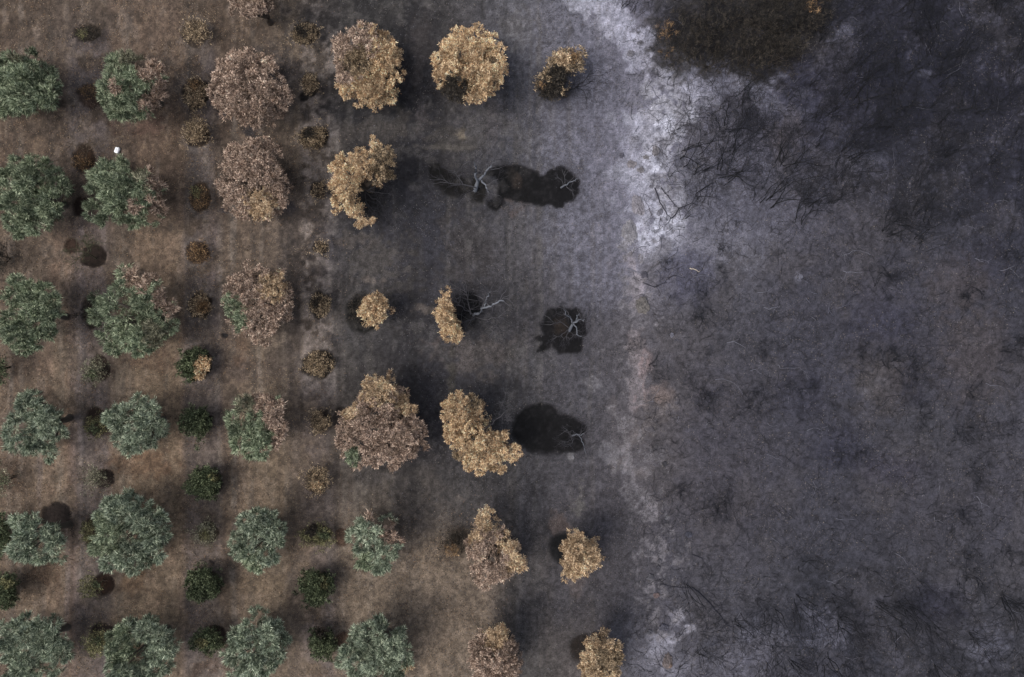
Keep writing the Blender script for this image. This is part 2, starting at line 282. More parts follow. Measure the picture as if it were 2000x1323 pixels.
# planting basins of the small trees: dug saucers of darker mulch
BAS = [(172,65,26,16,(50,42,34)),(176,187,26,24,(70,55,47)),(165,308,21,29,(48,35,26)),(158,402,16,20,(44,32,27)),(184,500,24,22,(42,32,27)),(140,480,14,14,(62,46,38)),(180,612,19,30,(46,37,31)),(196,718,19,24,(50,38,32)),(190,822,23,26,(58,45,37)),(206,935,18,18,(48,38,33)),(178,1040,14,26,(60,50,34)),(203,1141,22,20,(50,36,28)),(203,1238,22,20,(46,36,31)),
       (382,66,24,24,(80,68,60)),(384,184,27,29,(52,44,38)),(386,265,23,23,(56,45,38)),(393,384,19,28,(72,58,46)),(388,493,22,22,(72,58,50)),(391,597,23,25,(66,54,44)),(384,712,27,32,(52,44,34)),(386,824,26,22,(48,44,36)),(403,940,30,26,(54,46,40)),(407,1038,20,20,(58,50,40)),(402,1140,28,26,(56,48,42)),(418,1245,24,22,(56,42,36)),
       (596,67,25,21,(52,45,38)),(607,165,15,24,(64,57,50)),(594,190,10,8,(44,40,38)),(613,268,30,20,(50,42,35)),(622,372,14,17,(56,49,44)),(627,484,15,11,(60,54,50)),(624,597,20,24,(50,44,38)),(623,713,33,27,(52,45,38)),(628,822,20,20,(64,54,46)),(618,940,20,24,(68,57,47)),(620,1043,29,18,(54,46,36)),(620,1148,26,26,(60,52,42)),(628,1254,25,24,(52,42,34)),(665,820,14,24,(58,50,46)),
       (668,1050,14,18,(84,62,50)),(672,1250,16,18,(80,58,46)),(110,1010,26,28,(48,40,37)),(440,655,7,5,(44,42,44))]
for bx, by, rx, ry, col in BAS:
    r2 = ell(bx, by, rx, ry, .14, .35); ring = ell(bx, by, rx*1.35, ry*1.35, .25, .6)
    if 340 < bx < 700 and by < 760 and rx > 13: mixc(ring*(1-r2), (116,108,105), .4)
    mixc(r2, np.array(col)*.85, .93); Z += ring*.05-r2*.14
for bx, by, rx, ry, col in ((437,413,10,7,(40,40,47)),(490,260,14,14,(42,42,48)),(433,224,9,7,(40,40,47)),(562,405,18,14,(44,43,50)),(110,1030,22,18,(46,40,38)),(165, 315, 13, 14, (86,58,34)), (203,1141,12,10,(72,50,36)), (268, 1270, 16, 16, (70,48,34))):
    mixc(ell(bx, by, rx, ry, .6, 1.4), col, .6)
mid = ss(630, 690, PX)*(1-ss(990, 1080, PX))*(1-ss(880, 1030, PY+NC*80))
so = ss(640, 700, PX)*(1-ss(960, 1030, PX+NC*60))*ss(960, 1080, PY+NC*90); mixc(so, (110,97,82), .4)
mixc(mid*ss(-.02, .16, NC+NA*.6)*ss(.02, .16, NA+.6*NB), (98,92,88), .35); C *= (1-.07*mid)[..., None]
g_ = C.mean(2, keepdims=True); kk = (.2*so+.9*(1-ss(600, 700, PX))-.12*mid+ss(600, 700, PX)*(.72+.28*ss(1000, 1280, PX)))[..., None]; C = g_+(C-g_)*kk     # dusty: little colour
ur = rightw*ss(520, 300, PY)
mixc(ur*ss(.12, .3, NB*.6+.5*ND+.5*NA+.5*NC), (92,92,108), .35); mixc(ur*ss(.0, .25, -NC-.4*NA), (36,36,46), .22)
mixc(rightw*ss(1050, 1200, PY)*ss(.1, .3, NC+.5*NA), (84,84,98), .3)
# fine speckle of the whole sheet
far = ss(36, 60, np.maximum(np.abs(X), np.abs(Y)*1.4))
sp = (1+(NB*.25+ND*.5+NA*.22)*(1-far))[..., None]*(1+.13*leftw-.08*ss(950,1100,PX)*(1-ss(1200,1280,PX)))[..., None]
C = np.clip(C*sp, 6, 230)
Z = Z+((fbm(X, Y, 6, 4, 12)-.5)*.35+NA*.10*(1+rightw)+NB*.04*(1+rightw)+lines*.012*(1-rightw))*(1-far)
V = np.stack([X.ravel(), Y.ravel(), Z.ravel()], 1)
ny, nx = X.shape; idx = np.arange(nx*ny).reshape(ny, nx)
F = np.stack([idx[:-1, :-1].ravel(), idx[:-1, 1:].ravel(), idx[1:, 1:].ravel(), idx[1:, :-1].ravel()], 1)
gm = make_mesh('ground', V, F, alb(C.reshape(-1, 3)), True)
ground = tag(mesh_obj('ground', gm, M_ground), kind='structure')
def zg(x, y):
    i = np.clip(np.searchsorted(GX, x), 0, nx-1); j = np.clip(np.searchsorted(GY, y), 0, ny-1); return Z[j, i]
def colg(x, y):
    i = np.clip(np.searchsorted(GX, x), 0, nx-1); j = np.clip(np.searchsorted(GY, y), 0, ny-1); return C[j, i]

# ---------------------------------------------------------------- leaf cards and crowns
def leaf_quads(O, D, L, Wd, col, r):
    """kite shaped leaves: origin O, unit direction D, length L, width Wd, colour (n,3)"""
    n_ = len(O); rnd = r.normal(size=(n_, 3)); side = np.cross(D, rnd); side /= np.linalg.norm(side, axis=1, keepdims=True)+1e-9
    nrm = np.cross(side, D); L = L[:, None]; Wd = Wd[:, None]
    a = O; b_ = O+D*L*.5+side*Wd*.5+nrm*Wd*.25; c_ = O+D*L; d_ = O+D*L*.5-side*Wd*.5+nrm*Wd*.25
    V = np.stack([a, b_, c_, d_], 1).reshape(-1, 3); F = np.arange(4*n_).reshape(-1, 4)
    return V, F, np.repeat(col, 4, axis=0)
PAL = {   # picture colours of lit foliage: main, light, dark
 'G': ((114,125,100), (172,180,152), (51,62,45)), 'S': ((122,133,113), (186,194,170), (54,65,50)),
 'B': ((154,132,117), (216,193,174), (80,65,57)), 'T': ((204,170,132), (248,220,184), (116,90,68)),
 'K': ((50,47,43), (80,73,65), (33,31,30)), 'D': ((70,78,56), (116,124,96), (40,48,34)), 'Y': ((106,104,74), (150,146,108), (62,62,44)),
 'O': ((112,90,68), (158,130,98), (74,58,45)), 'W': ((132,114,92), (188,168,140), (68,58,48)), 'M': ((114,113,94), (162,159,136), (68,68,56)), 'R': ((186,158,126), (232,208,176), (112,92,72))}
def smooth_poly(pts):
    p_ = np.array(pts, float); out = []
    n_ = len(p_)
    for i in range(n_):
        a, b_, c_, d_ = p_[i-1], p_[i], p_[(i+1) % n_], p_[(i+2) % n_]
        for t in (0, .33, .66):
            out.append(.5*((2*b_)+(-a+c_)*t+(2*a-5*b_+4*c_-d_)*t*t+(-a+3*b_-3*c_+d_)*t**3))
    return np.array(out)
def ellpoly(cx_, cy_, rx, ry, r, rough=.07, n_=13):
    a = np.arange(n_)/n_*2*math.pi; q = 1+r.normal(0, rough, n_)
    return np.stack([cx_+rx*np.cos(a)*q, cy_+ry*np.sin(a)*q], 1)
def crown(pts, z0, z1, pal, regions, holes, r, rc=.55, dens=420, leaf=(.27, .05), tuft=9, up=.25, shrink=1.0, gap=.8):
    pts = smooth_poly(pts); c_ = pts.mean(0); pts = c_+(pts-c_)*shrink; lo = pts.min(0); hi = pts.max(0); cen = pts.mean(0)
    rp = rc*PXM*1.05
    big = (hi-lo).min() > 75
    pits = [(cen[0]+r.normal(0, .22)*(hi-lo)[0], cen[1]+r.normal(0, .22)*(hi-lo)[1], r.uniform(7, 11)) for _ in range(4)] if big else []
    cand = r.uniform(lo, hi, (9000, 2)); dd = polydist(cand[:, 0], cand[:, 1], pts)
    dm = max(dd.max(), 1)
    cand = cand[dd > np.minimum(rp*r.uniform(.3, .75, len(dd)), dm*.5)]; kept = []
    for q in cand:
        mind = rp*gap*r.uniform(.8, 1.35)
        if all((q[0]-k[0])**2+(q[1]-k[1])**2 > mind*mind for k in kept): kept.append(q)
        if len(kept) > 130: break
    kept = np.array(kept); kd = polydist(kept[:, 0], kept[:, 1], pts)
    VV, FF, CC, nv = [], [], [], 0
    layers = [(q, dq, 0) for q, dq in zip(kept, kd)]+[(cen+(q-cen)*.93+r.normal(0, 8, 2), dq, 1) for q, dq in zip(kept, kd)]+[(cen+(q-cen)*.8+r.normal(0, 7, 2), dq, 2) for q, dq in zip(kept, kd)]
    for q, dq, lay in layers:
        if any((q[0]-h[0])**2+(q[1]-h[1])**2 < (h[2]*1.15)**2 for h in holes) and (lay == 0 or r.random() < .75): continue
        if (lay == 0 or (lay == 1 and r.random() < .5)) and any((q[0]-h[0])**2+(q[1]-h[1])**2 < h[2]**2 for h in pits): continue
        t = min(dq/max(dm*.95, 1), 1); h = math.sqrt(max(0, 1-(1-t)**2))
        z = z0+(z1-z0)*(.2+.8*h*(1-.15*t**3))+r.normal(0, .42)*(z1-z0)/2.5
        rad = rc*r.uniform(.6, 1.15)*(.72+.33*min(1, dq/rp))
        if lay: z = max(z-(1.25 if lay == 1 else 2.1)*(z1-z0)/2.4, .4); rad *= 1.05
        ctr = P(q[0], q[1], z)
        n_ = int(dens*(rad/.55)**2*(1, .5, .4)[lay]); nt_ = max(4, int(tuft*(rad/.5)**1.4))
        if pal in 'BTRWM' : nt_ = int(nt_*1.5)
        out = np.array([q[0]-cen[0], -(q[1]-cen[1]), 0.])/ (np.linalg.norm(q-cen)+20)
        td = r.normal(size=(nt_, 3)); td /= np.linalg.norm(td, axis=1, keepdims=True); td[:, 2] = np.abs(td[:, 2])-.25; td += out*.35
        td /= np.linalg.norm(td, axis=1, keepdims=True)
        tp = ctr+td*np.array([rad, rad, rad*.9])*r.uniform(.35, .85, (nt_, 1))
        f_ = 1/(1-tp[:, 2]/CAM_H); tx = tp[:, 0]*f_*PXM+1000; ty = 661.5-tp[:, 1]*f_*PXM
        pk = np.array([pal]*nt_, dtype='<U1')
        for g in regions:          # scorch runs twig by twig, mixed along its edge
            pk[r.random(nt_) < 1-ss(.6, 1.35, np.hypot(tx-g[1], ty-g[2])/g[3])] = g[0]
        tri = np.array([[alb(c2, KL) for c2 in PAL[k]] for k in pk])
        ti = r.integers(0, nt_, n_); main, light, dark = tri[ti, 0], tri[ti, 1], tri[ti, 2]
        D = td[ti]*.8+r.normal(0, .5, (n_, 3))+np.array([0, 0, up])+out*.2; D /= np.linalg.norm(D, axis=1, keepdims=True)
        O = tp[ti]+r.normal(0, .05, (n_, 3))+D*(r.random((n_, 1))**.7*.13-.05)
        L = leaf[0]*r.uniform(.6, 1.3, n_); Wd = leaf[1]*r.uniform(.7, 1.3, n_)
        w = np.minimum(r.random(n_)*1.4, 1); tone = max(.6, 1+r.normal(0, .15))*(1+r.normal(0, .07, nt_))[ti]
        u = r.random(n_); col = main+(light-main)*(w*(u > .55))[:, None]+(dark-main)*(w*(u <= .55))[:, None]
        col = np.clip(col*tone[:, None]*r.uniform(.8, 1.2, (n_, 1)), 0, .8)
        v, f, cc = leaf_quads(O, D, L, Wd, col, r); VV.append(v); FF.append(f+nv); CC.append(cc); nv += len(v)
    return np.concatenate(VV), np.concatenate(FF), np.concatenate(CC), kept
# ---------------------------------------------------------------- tubes and branching
class Tubes:
    def __init__(s, sides=5): s.V, s.F, s.C, s.n, s.s = [], [], [], 0, sides
    def add(s, pts, rad, col):
        pts = np.asarray(pts, float); m_ = len(pts); rad = np.asarray(rad, float)
        T = np.gradient(pts, axis=0); T /= np.linalg.norm(T, axis=1, keepdims=True)+1e-9
        ref = np.array([.31, .52, .79]); A = np.cross(T, ref); A /= np.linalg.norm(A, axis=1, keepdims=True)+1e-9; B = np.cross(T, A)
        an = np.arange(s.s)/s.s*2*math.pi
        ring = pts[:, None]+rad[:, None, None]*(np.cos(an)[None, :, None]*A[:, None]+np.sin(an)[None, :, None]*B[:, None])
        i = np.arange(m_-1)[:, None]*s.s; j = np.arange(s.s)[None]; j2 = (j+1) % s.s
        f = np.stack([i+j, i+j2, i+s.s+j2, i+s.s+j], -1).reshape(-1, 4)+s.n
        s.V.append(ring.reshape(-1, 3)); s.F.append(f); s.n += m_*s.s
        c_ = np.asarray(col, float)
        if c_.ndim == 1: c_ = np.tile(c_, (m_, 1))
        s.C.append(np.repeat(c_, s.s, axis=0))
    def mesh(s, name): return make_mesh(name, np.concatenate(s.V), np.concatenate(s.F), np.concatenate(s.C), True)
def grow(T, p0, dirn, length, rad, r, depth, cols, crook=.28, upb=.06, kids=3, ratio=.62, steps=6, taper=.45):
    dirn = np.array(dirn, float); dirn /= np.linalg.norm(dirn); pts = [np.array(p0, float)]; ds = [dirn]
    for i in range(steps):
        dirn = dirn+r.normal(0, crook, 3)*.6+np.array([0, 0, upb]); dirn /= np.linalg.norm(dirn); pts.append(pts[-1]+dirn*length/steps); ds.append(dirn)
        if pts[-1][2] < .05: pts[-1][2] = .05
    rads = rad*np.linspace(1, taper, steps+1); rads[-1] *= .7
    c_ = cols[0]*(1-0)+0; T.add(pts, np.maximum(rads, .0065), c_*r.uniform(.85, 1.15))
    if depth > 0:
        for k in range(kids):
            i = int(r.integers(max(1, steps//3), steps+1)) if k else steps
            dd = ds[i]+r.normal(0, .62, 3); dd[2] += .1
            grow(T, pts[i], dd, length*ratio*r.uniform(.75, 1.2), rads[i]*(.72 if k else .85), r, depth-1, cols[1:] if len(cols) > 1 else cols, crook*1.1, upb, kids, ratio, max(4, steps-1), taper)

# ---------------------------------------------------------------- olive trees
def olive(name, label, cat, pts, pal, regions=(), holes=(), z0=1.6, z1=4.8, group=None, seed=0, **kw):
    r = np.random.default_rng(seed+100)
    if np.ptp(np.array(pts)[:, 0]) < 100 and pal in 'RB': kw['gap'] = .95      # the smaller crowns are closed
    V, F, Cc, kept = crown(pts, z0, z1, pal, regions, holes, r, **kw)
    cen = kept.mean(0); c0 = P(cen[0], cen[1], (z0+z1)/2); base = np.array([c0[0], c0[1], zg(c0[0], c0[1])-.05])
    root = empty(name, base); tag(root, label, cat, group)
    dry = pal in 'BTRKOW'
    me = make_mesh('crown', V-base, F, Cc); mesh_obj('crown', me, M_dry if dry else M_leaf, root)
    T = Tubes(7); bc = alb((96,88,80) if not dry else (84,74,66)); fork = base+np.array([r.normal(0, .12), r.normal(0, .12), 1.0])
    T.add([base, base*.5+fork*.5+r.normal(0, .05, 3), fork], [.26, .19, .17], bc)
    sel = kept[r.choice(len(kept), min(len(kept), 9), replace=False)]
    for q in sel:
        e = P(q[0], q[1], z0+(z1-z0)*.45); mid = fork*.45+e*.55+np.array([0, 0, -.15])+r.normal(0, .12, 3)
        t = np.linspace(0, 1, 7)[:, None]; pth = fork*(1-t)**2+2*mid*t*(1-t)+e*t*t; pth += r.normal(0, .03, pth.shape)
        T.add(pth-0, np.linspace(.12, .03, 7), bc)
    tm = T.mesh('trunk'); tv = np.array([0.]*len(tm.vertices)*3) if False else None
    co = np.empty(len(tm.vertices)*3, np.float32); tm.vertices.foreach_get('co', co); co = co.reshape(-1, 3)-base.astype(np.float32); tm.vertices.foreach_set('co', co.ravel()); tm.update()
    mesh_obj('trunk', tm, M_wood, root)
    return root
GR = dict(rc=.55, dens=1150, leaf=(.25, .031), tuft=12, shrink=.94, gap=1.42); BR = dict(rc=.39, dens=1500, leaf=(.135, .034), up=.35, tuft=10, shrink=.95, gap=1.3); TN = dict(rc=.37, dens=1650, leaf=(.115, .036), up=.35, tuft=10, shrink=.96, gap=1.28)
GG, GB = 'green olive trees in the unburnt rows', 'heat browned olive trees beside the burn'
TREES = [
 ('leafy green olive tree cut by the left frame edge in the topmost row', [(-20,110),(20,102),(60,108),(95,125),(122,160),(124,190),(105,218),(60,230),(10,222),(-25,215)], 'G', [('M',35,112,16)], [(28,158,11)], GR, 'green'),
 ('large green olive tree on the left edge, directly below the topmost one', [(5,330),(40,302),(80,305),(112,325),(134,350),(138,380),(120,420),(100,450),(62,470),(20,452),(0,430),(-12,380)], 'G', [], [(35,380,12)], GR, 'green'),
 ('green olive tree on the left edge with a deep notch in its left side', [(12,548),(60,534),(95,548),(122,585),(127,620),(112,655),(80,685),(30,690),(12,665),(-2,640),(4,610),(30,605),(28,595),(0,580)], 'G', [], [(45,615,14)], GR, 'green'),
 ('round silvery green olive tree on the left edge in the fourth row', [(10,800),(50,768),(100,775),(125,805),(128,850),(110,882),(60,892),(18,870),(4,835)], 'S', [], [(65,835,12)], GR, 'green'),
 ('green olive tree on the left edge with a dark soil pit at its upper right', [(22,1020),(55,1003),(88,1008),(95,1025),(122,1030),(130,1058),(110,1090),(65,1106),(25,1085),(14,1060)], 'S', [], [(70,1060,8)], GR, 'green'),
 ('large pale green olive tree in the bottom left corner', [(5,1215),(45,1192),(95,1200),(130,1225),(141,1262),(128,1310),(80,1335),(20,1330),(0,1290),(-8,1250)], 'S', [], [(45,1270,12)], GR, 'green'),
 ('olive tree half green and half scorched brown, top of the second row', [(195,130),(225,108),(265,98),(300,112),(325,150),(322,195),(300,225),(245,236),(205,215),(193,170)], 'G', [('B',300,130,34),('B',318,180,28),('B',290,200,20),('B',225,172,12),('M',260,108,22)], [(262,160,10)], GR, 'half green'),
 ('green olive tree with brown right edge just below the white container', [(170,350),(205,318),(240,309),(275,325),(305,330),(326,390),(305,435),(245,444),(190,435),(163,385)], 'G', [('B',312,350,30),('B',318,400,28),('B',262,405,14),('M',275,345,16)], [(262,390,9)], GR, 'half green'),
 ('large olive tree with a dark hollow centre and pinkish brown upper right edge', [(172,600),(205,555),(240,538),(250,524),(290,524),(335,575),(345,620),(325,670),(270,702),(215,690),(190,660)], 'G', [('B',275,545,28),('B',315,580,24),('B',335,610,16),('M',300,650,24)], [(246,610,20)], GR, 'half green'),
 ('bluish silver olive tree in the fourth row, second from the left edge', [(208,820),(235,778),(265,764),(300,785),(322,820),(320,850),(290,888),(240,880),(212,855)], 'S', [], [(258,830,9)], GR, 'green'),
 ('largest green olive tree with a dark hollow centre, in the fifth row', [(178,1040),(195,985),(250,962),(305,975),(336,1010),(334,1060),(305,1105),(255,1128),(205,1105),(180,1075)], 'S', [('G',200,1050,40)], [(256,1045,14)], GR, 'green'),
 ('green olive tree with reddish soil showing through its centre, bottom row', [(204,1270),(215,1235),(270,1202),(325,1215),(352,1265),(340,1310),(290,1340),(230,1335),(207,1300)], 'S', [('G',230,1260,40)], [(268,1268,15)], GR, 'green'),
 ('brown olive tree cut off by the top frame edge', [(445,-10),(455,18),(490,38),(525,28),(540,-5),(500,-40),(460,-35)], 'B', [], [], BR, 'brown'),
 ('wide dusky brown olive tree, uppermost whole one of the third row', [(405,160),(425,115),(475,95),(520,105),(550,135),(572,185),(555,225),(525,240),(515,255),(480,245),(430,220),(408,190)], 'B', [], [(485,165,12),(440,160,6)], BR, 'brown'),
 ('tall pinkish brown olive tree in the second row of browned trees', [(430,330),(445,285),(490,267),(535,280),(562,330),(568,385),(550,420),(500,438),(450,425),(430,390)], 'B', [('R',510,400,30)], [(500,370,7)], BR, 'brown'),
 ('pinkish brown olive tree with green remaining on its left side', [(430,580),(450,535),(505,518),(545,520),(578,580),(565,625),(525,672),(480,665),(440,630)], 'B', [('G',455,600,22),('G',468,630,16),('R',535,560,26)], [(500,595,10)], BR, 'brown'),
 ('green olive tree with browned top and right edge in the fourth row', [(440,835),(460,785),(500,768),(545,780),(568,825),(560,870),(515,902),(465,888),(442,860)], 'G', [('B',545,815,30),('B',515,782,24),('B',548,860,22),('M',480,790,20)], [(500,840,8)], GR, 'half green'),
 ('oval silvery green olive tree with a dark hollow left of centre, fifth row', [(452,1040),(465,1005),(510,990),(550,1010),(560,1050),(550,1095),(510,1118),(475,1100),(462,1070)], 'S', [('G',490,1100,20)], [(497,1050,12)], GR, 'green'),
 ('silvery green olive tree in the bottom row, third from the left edge', [(443,1270),(455,1220),(505,1197),(545,1215),(567,1255),(555,1300),(510,1335),(460,1325)], 'S', [], [(500,1258,9)], GR, 'green'),
 ('tall tan olive tree, dusky brown in its upper left part, in the top row', [(650,105),(665,55),(690,55),(712,40),(745,58),(775,85),(787,130),(785,180),(750,215),(700,212),(662,188),(655,150)], 'T', [('B',682,82,50),('B',665,130,40),('W',700,120,28)], [(712,130,9),(695,92,7)], TN, 'tan'),
 ('crescent shaped tan olive tree with a burnt black right half', [(645,350),(655,308),(690,290),(712,295),(735,274),(765,280),(775,305),(770,345),(735,360),(725,345),(708,355),(695,375),(700,400),(730,425),(715,445),(690,440),(670,410),(648,400)], 'T', [('W',755,330,30),('W',745,300,18)], [(712,350,6)], TN, 'tan'),
 ('large brown olive tree with tan top and green at its lower left', [(650,850),(665,800),(690,775),(712,740),(735,727),(775,735),(800,775),(815,805),(842,850),(835,880),(800,905),(765,918),(700,912),(662,890)], 'B', [('R',740,750,38),('R',795,790,24),('G',688,892,18),('R',680,800,20)], [(735,810,10),(772,795,8),(735,832,8)], BR, 'brown'),
 ('silvery green olive tree with browned top, fifth row, beside bare brown soil', [(678,1060),(685,1015),(720,998),(760,1015),(788,1045),(778,1085),(745,1118),(700,1105),(680,1085)], 'S', [('B',765,1040,24),('B',728,1010,16),('G',710,1095,20)], [(728,1060,8)], GR, 'half green'),
 ('grey green olive tree at the bottom, rightmost of the green ones', [(663,1275),(680,1230),(735,1210),(785,1230),(806,1280),(790,1320),(735,1338),(685,1325)], 'S', [('R',800,1310,12)], [(725,1270,8)], GR, 'green'),
 ('round golden tan olive tree with a charred lower left part', [(845,130),(855,85),(885,62),(925,56),(965,70),(990,105),(990,150),(965,190),(930,205),(885,200),(862,180),(848,160)], 'T', [('K',888,178,30)], [(925,135,6)], TN, 'tan'),
 ('L-shaped tan olive tree with a scorched gap beside the black ash patch', [(860,820),(866,780),(885,765),(910,757),(920,768),(938,770),(945,800),(935,825),(955,835),(975,850),(985,845),(1000,860),(1018,865),(1015,890),(985,920),(940,927),(900,915),(880,885),(868,860)], 'T', [('W',890,905,22),('W',925,785,14)], [(930,850,10),(912,812,6)], TN, 'tan'),
 ('brown olive tree with tan top between the soil and the wheel tracks', [(903,1065),(920,1020),(935,990),(955,995),(985,1025),(1010,1060),(1032,1098),(1010,1125),(975,1145),(945,1155),(925,1120),(915,1090)], 'B', [('R',955,1015,28),('R',990,1060,22),('R',1010,1100,22),('R',930,1050,14)], [(960,1090,9)], BR, 'brown'),
 ('brown olive tree cut by the bottom edge, right of the last green tree', [(918,1275),(930,1235),(965,1218),(1000,1240),(1015,1285),(1005,1335),(950,1345),(922,1320)], 'B', [('R',970,1240,26)], [], BR, 'brown'),
 ('straw coloured olive tree standing on the edge of a black burnt pit', [(1100,1070),(1120,1038),(1145,1040),(1165,1062),(1178,1095),(1160,1110),(1150,1128),(1110,1125),(1100,1100)], 'R', [], [(1135,1078,7)], TN, 'tan'),
 ('straw brown olive tree at the bottom edge, farthest right of all', [(1135,1285),(1150,1245),(1185,1238),(1212,1265),(1210,1305),(1190,1335),(1145,1335)], 'R', [('W',1190,1290,26)], [], TN, 'tan'),
]
OT = []
for i, (lab, pts, pal, reg, holes, kw, cat) in enumerate(TREES):
    OT.append(olive('olive_tree', lab, 'olive tree', pts, pal, reg, holes, seed=i, group={'green': GG, 'half green': GG, 'brown': GB, 'tan': 'tan scorched olive trees on the burnt strip'}[cat], **kw))
TNs = dict(TN); TNs['rc'] = .36; TNs['shrink'] = .88; TNs['gap'] = .9
olive('olive_tree', 'small tan olive crown beside a dark brown round pit', 'olive tree', [(706,590),(722,575),(740,573),(757,590),(758,615),(745,635),(722,632),(706,618)], 'T', seed=61, z0=1.4, z1=2.7, **TNs)
half = olive('olive_tree', 'narrow tan crescent of leaves left on a burnt olive tree with pale bare limbs', 'olive tree', [(850,615),(862,600),(855,585),(868,567),(880,570),(878,595),(893,612),(898,640),(905,665),(890,671),(870,655),(852,635)], 'T', seed=62, z0=1.8, z1=3.6, **TNs)
charred = olive('olive_tree', 'half charred small olive tree with sparse tan leaves and black limbs to the right', 'olive tree', [(1047,180),(1050,160),(1075,120),(1095,98),(1115,100),(1135,95),(1138,120),(1130,140),(1110,150),(1108,170),(1085,190),(1060,190)], 'W', [('K',1090,150,22),('K',1070,182,24),('O',1060,165,8),('O',1118,112,14),('R',1100,118,14)], [(1110,160,8)], seed=63, z0=.9, z1=2.6, rc=.4, dens=300, leaf=(.16, .045))
# ---------------------------------------------------------------- bare burnt trees: trunk and limbs traced at their heights
PALE = alb((128,132,142)); GREY = alb((92,90,95)); DKB = alb((48,46,52)); BLK = alb((26,26,34))
def limb_pts(pts): return np.array([P(*q) for q in pts])
def limb(root, base, pts, r0, r1, r, col, twigs=10, tl=.9, tcols=None, depth=2):
    T = Tubes(5); p_ = limb_pts(pts)
    t = np.linspace(0, len(p_)-1, len(p_)*3-2); pp = np.stack([np.interp(t, np.arange(len(p_)), p_[:, k]) for k in range(3)], 1); pp[1:-1] += r.normal(0, .035, pp[1:-1].shape)
    pp -= base; rr = np.linspace(r0, r1, len(pp))*.72; T.add(pp, rr, col); tc_ = tcols or [GREY, DKB]
    for k in range(twigs):
        i = int(r.integers(len(pp)//3, len(pp))) if k else len(pp)-1
        d_ = pp[i]-pp[max(i-2, 0)]; d_ /= np.linalg.norm(d_)+1e-9; d_ = d_+r.normal(0, .6, 3)
        grow(T, pp[i], d_, tl*r.uniform(.5, 1.2), max(rr[i]*.5, .014), r, depth, tc_, .35, .0, 3, .6, 5)
    mesh_obj('branch', T.mesh('branch'), M_wood, root)
def bare_tree(label, basepx, limbs, seed, trunk=None, group='bare burnt olive trees on the black pits', col=PALE, root=None, **kw):
    r = np.random.default_rng(seed); b0 = P(*basepx); b0[2] = zg(b0[0], b0[1])-.03
    if root is None:
        root = tag(empty('bare_tree', b0), label, 'tree', group)
    else: b0 = np.array(root.location)
    if trunk:
        T = Tubes(7); q = limb_pts(trunk); q[0] = b0; R0 = max(l_[1] for l_ in limbs); T.add(q-b0, np.linspace(R0*1.2, R0*.8, len(q)), limbs[0][3] if len(limbs[0]) > 3 else col); mesh_obj('trunk', T.mesh('trunk'), M_wood, root)
    for lb in limbs: limb(root, b0, lb[0], lb[1], lb[2], r, lb[3] if len(lb) > 3 else col, **kw)
    return root
bare_tree('pale forked bare tree at the left end of the long black burnt patch', (928,372,0), [
    ([(932,358,1.2),(928,342,2.2),(930,328,3.0),(926,316,3.6)], .12, .05), ([(935,352,1.3),(945,342,2.2),(952,330,2.9),(960,322,3.4)], .12, .05),
    ([(940,352,1.4),(948,362,1.8),(950,368,2.0),(954,376,2.1)], .09, .035), ([(930,368,.7),(905,358,1.5),(892,345,2.1),(888,335,2.5)], .05, .02, GREY),
    ([(928,366,.6),(900,360,1.2),(882,360,1.7),(866,352,2.0)], .04, .015, GREY), ([(926,370,.5),(908,378,1.1),(902,392,1.4)], .04, .015, DKB)], 201, [(928,372,0),(931,362,.8),(934,353,1.3)], twigs=9, tl=.9)
bare_tree('small pale branching snag at the right end of the long black burnt patch', (1096,366,0), [
    ([(1104,362,1.2),(1112,356,1.8),(1122,352,2.4),(1128,350,2.8)], .055, .02), ([(1103,358,1.2),(1104,350,1.8),(1102,338,2.4)], .04, .015, GREY),
    ([(1100,362,.9),(1096,352,1.5),(1088,348,1.9)], .035, .012, GREY), ([(1106,364,1.1),(1114,372,1.7),(1118,378,2.0)], .035, .012, GREY)], 202, [(1096,366,0),(1100,364,.6),(1104,361,1.2)], twigs=4, tl=.5)
bare_tree('bare tree with pale crooked limbs over the round black pit, middle right', (1112,646,0), [
    ([(1120,631,1.4),(1126,627,2.0),(1134,626,2.6),(1141,624,3.2)], .09, .04), ([(1124,629,1.6),(1128,620,2.3),(1131,612,2.9)], .07, .03),
    ([(1117,630,1.4),(1114,620,2.1),(1106,615,2.6),(1102,606,3.1)], .06, .025), ([(1115,620,2.0),(1110,611,2.6),(1101,599,3.1)], .04, .02, GREY), ([(1120,633,1.4),(1126,642,1.9),(1127,654,2.2),(1136,658,2.4)], .06, .025),
    ([(1112,640,.8),(1106,655,1.4),(1112,662,1.7),(1120,655,1.9)], .035, .014, GREY), ([(1110,640,.8),(1096,630,1.4),(1080,632,1.8),(1074,622,2)], .03, .012, GREY), ([(1108,645,.6),(1095,655,1.1),(1085,660,1.5)], .03, .012, GREY)], 203, [(1112,646,0),(1116,638,.7),(1119,632,1.4)], twigs=6, tl=.55)
bare_tree('thin pale bare tree on the right rim of the lowest black patch', (1118,852,0), [
    ([(1126,848,1.4),(1132,850,2.0),(1141,848,2.6)], .05, .02), ([(1128,850,1.5),(1136,858,2.1),(1139,870,2.6),(1144,885,3.0)], .045, .015),
    ([(1124,846,1.2),(1118,842,1.8),(1108,840,2.2)], .035, .012, GREY), ([(1118,856,.8),(1112,862,1.3),(1104,864,1.6)], .03, .012, GREY), ([(1120,858,.8),(1116,870,1.3),(1106,872,1.7)], .03, .012, GREY)], 204, [(1118,852,0),(1122,850,.7),(1126,848,1.4)], twigs=6, tl=.6)
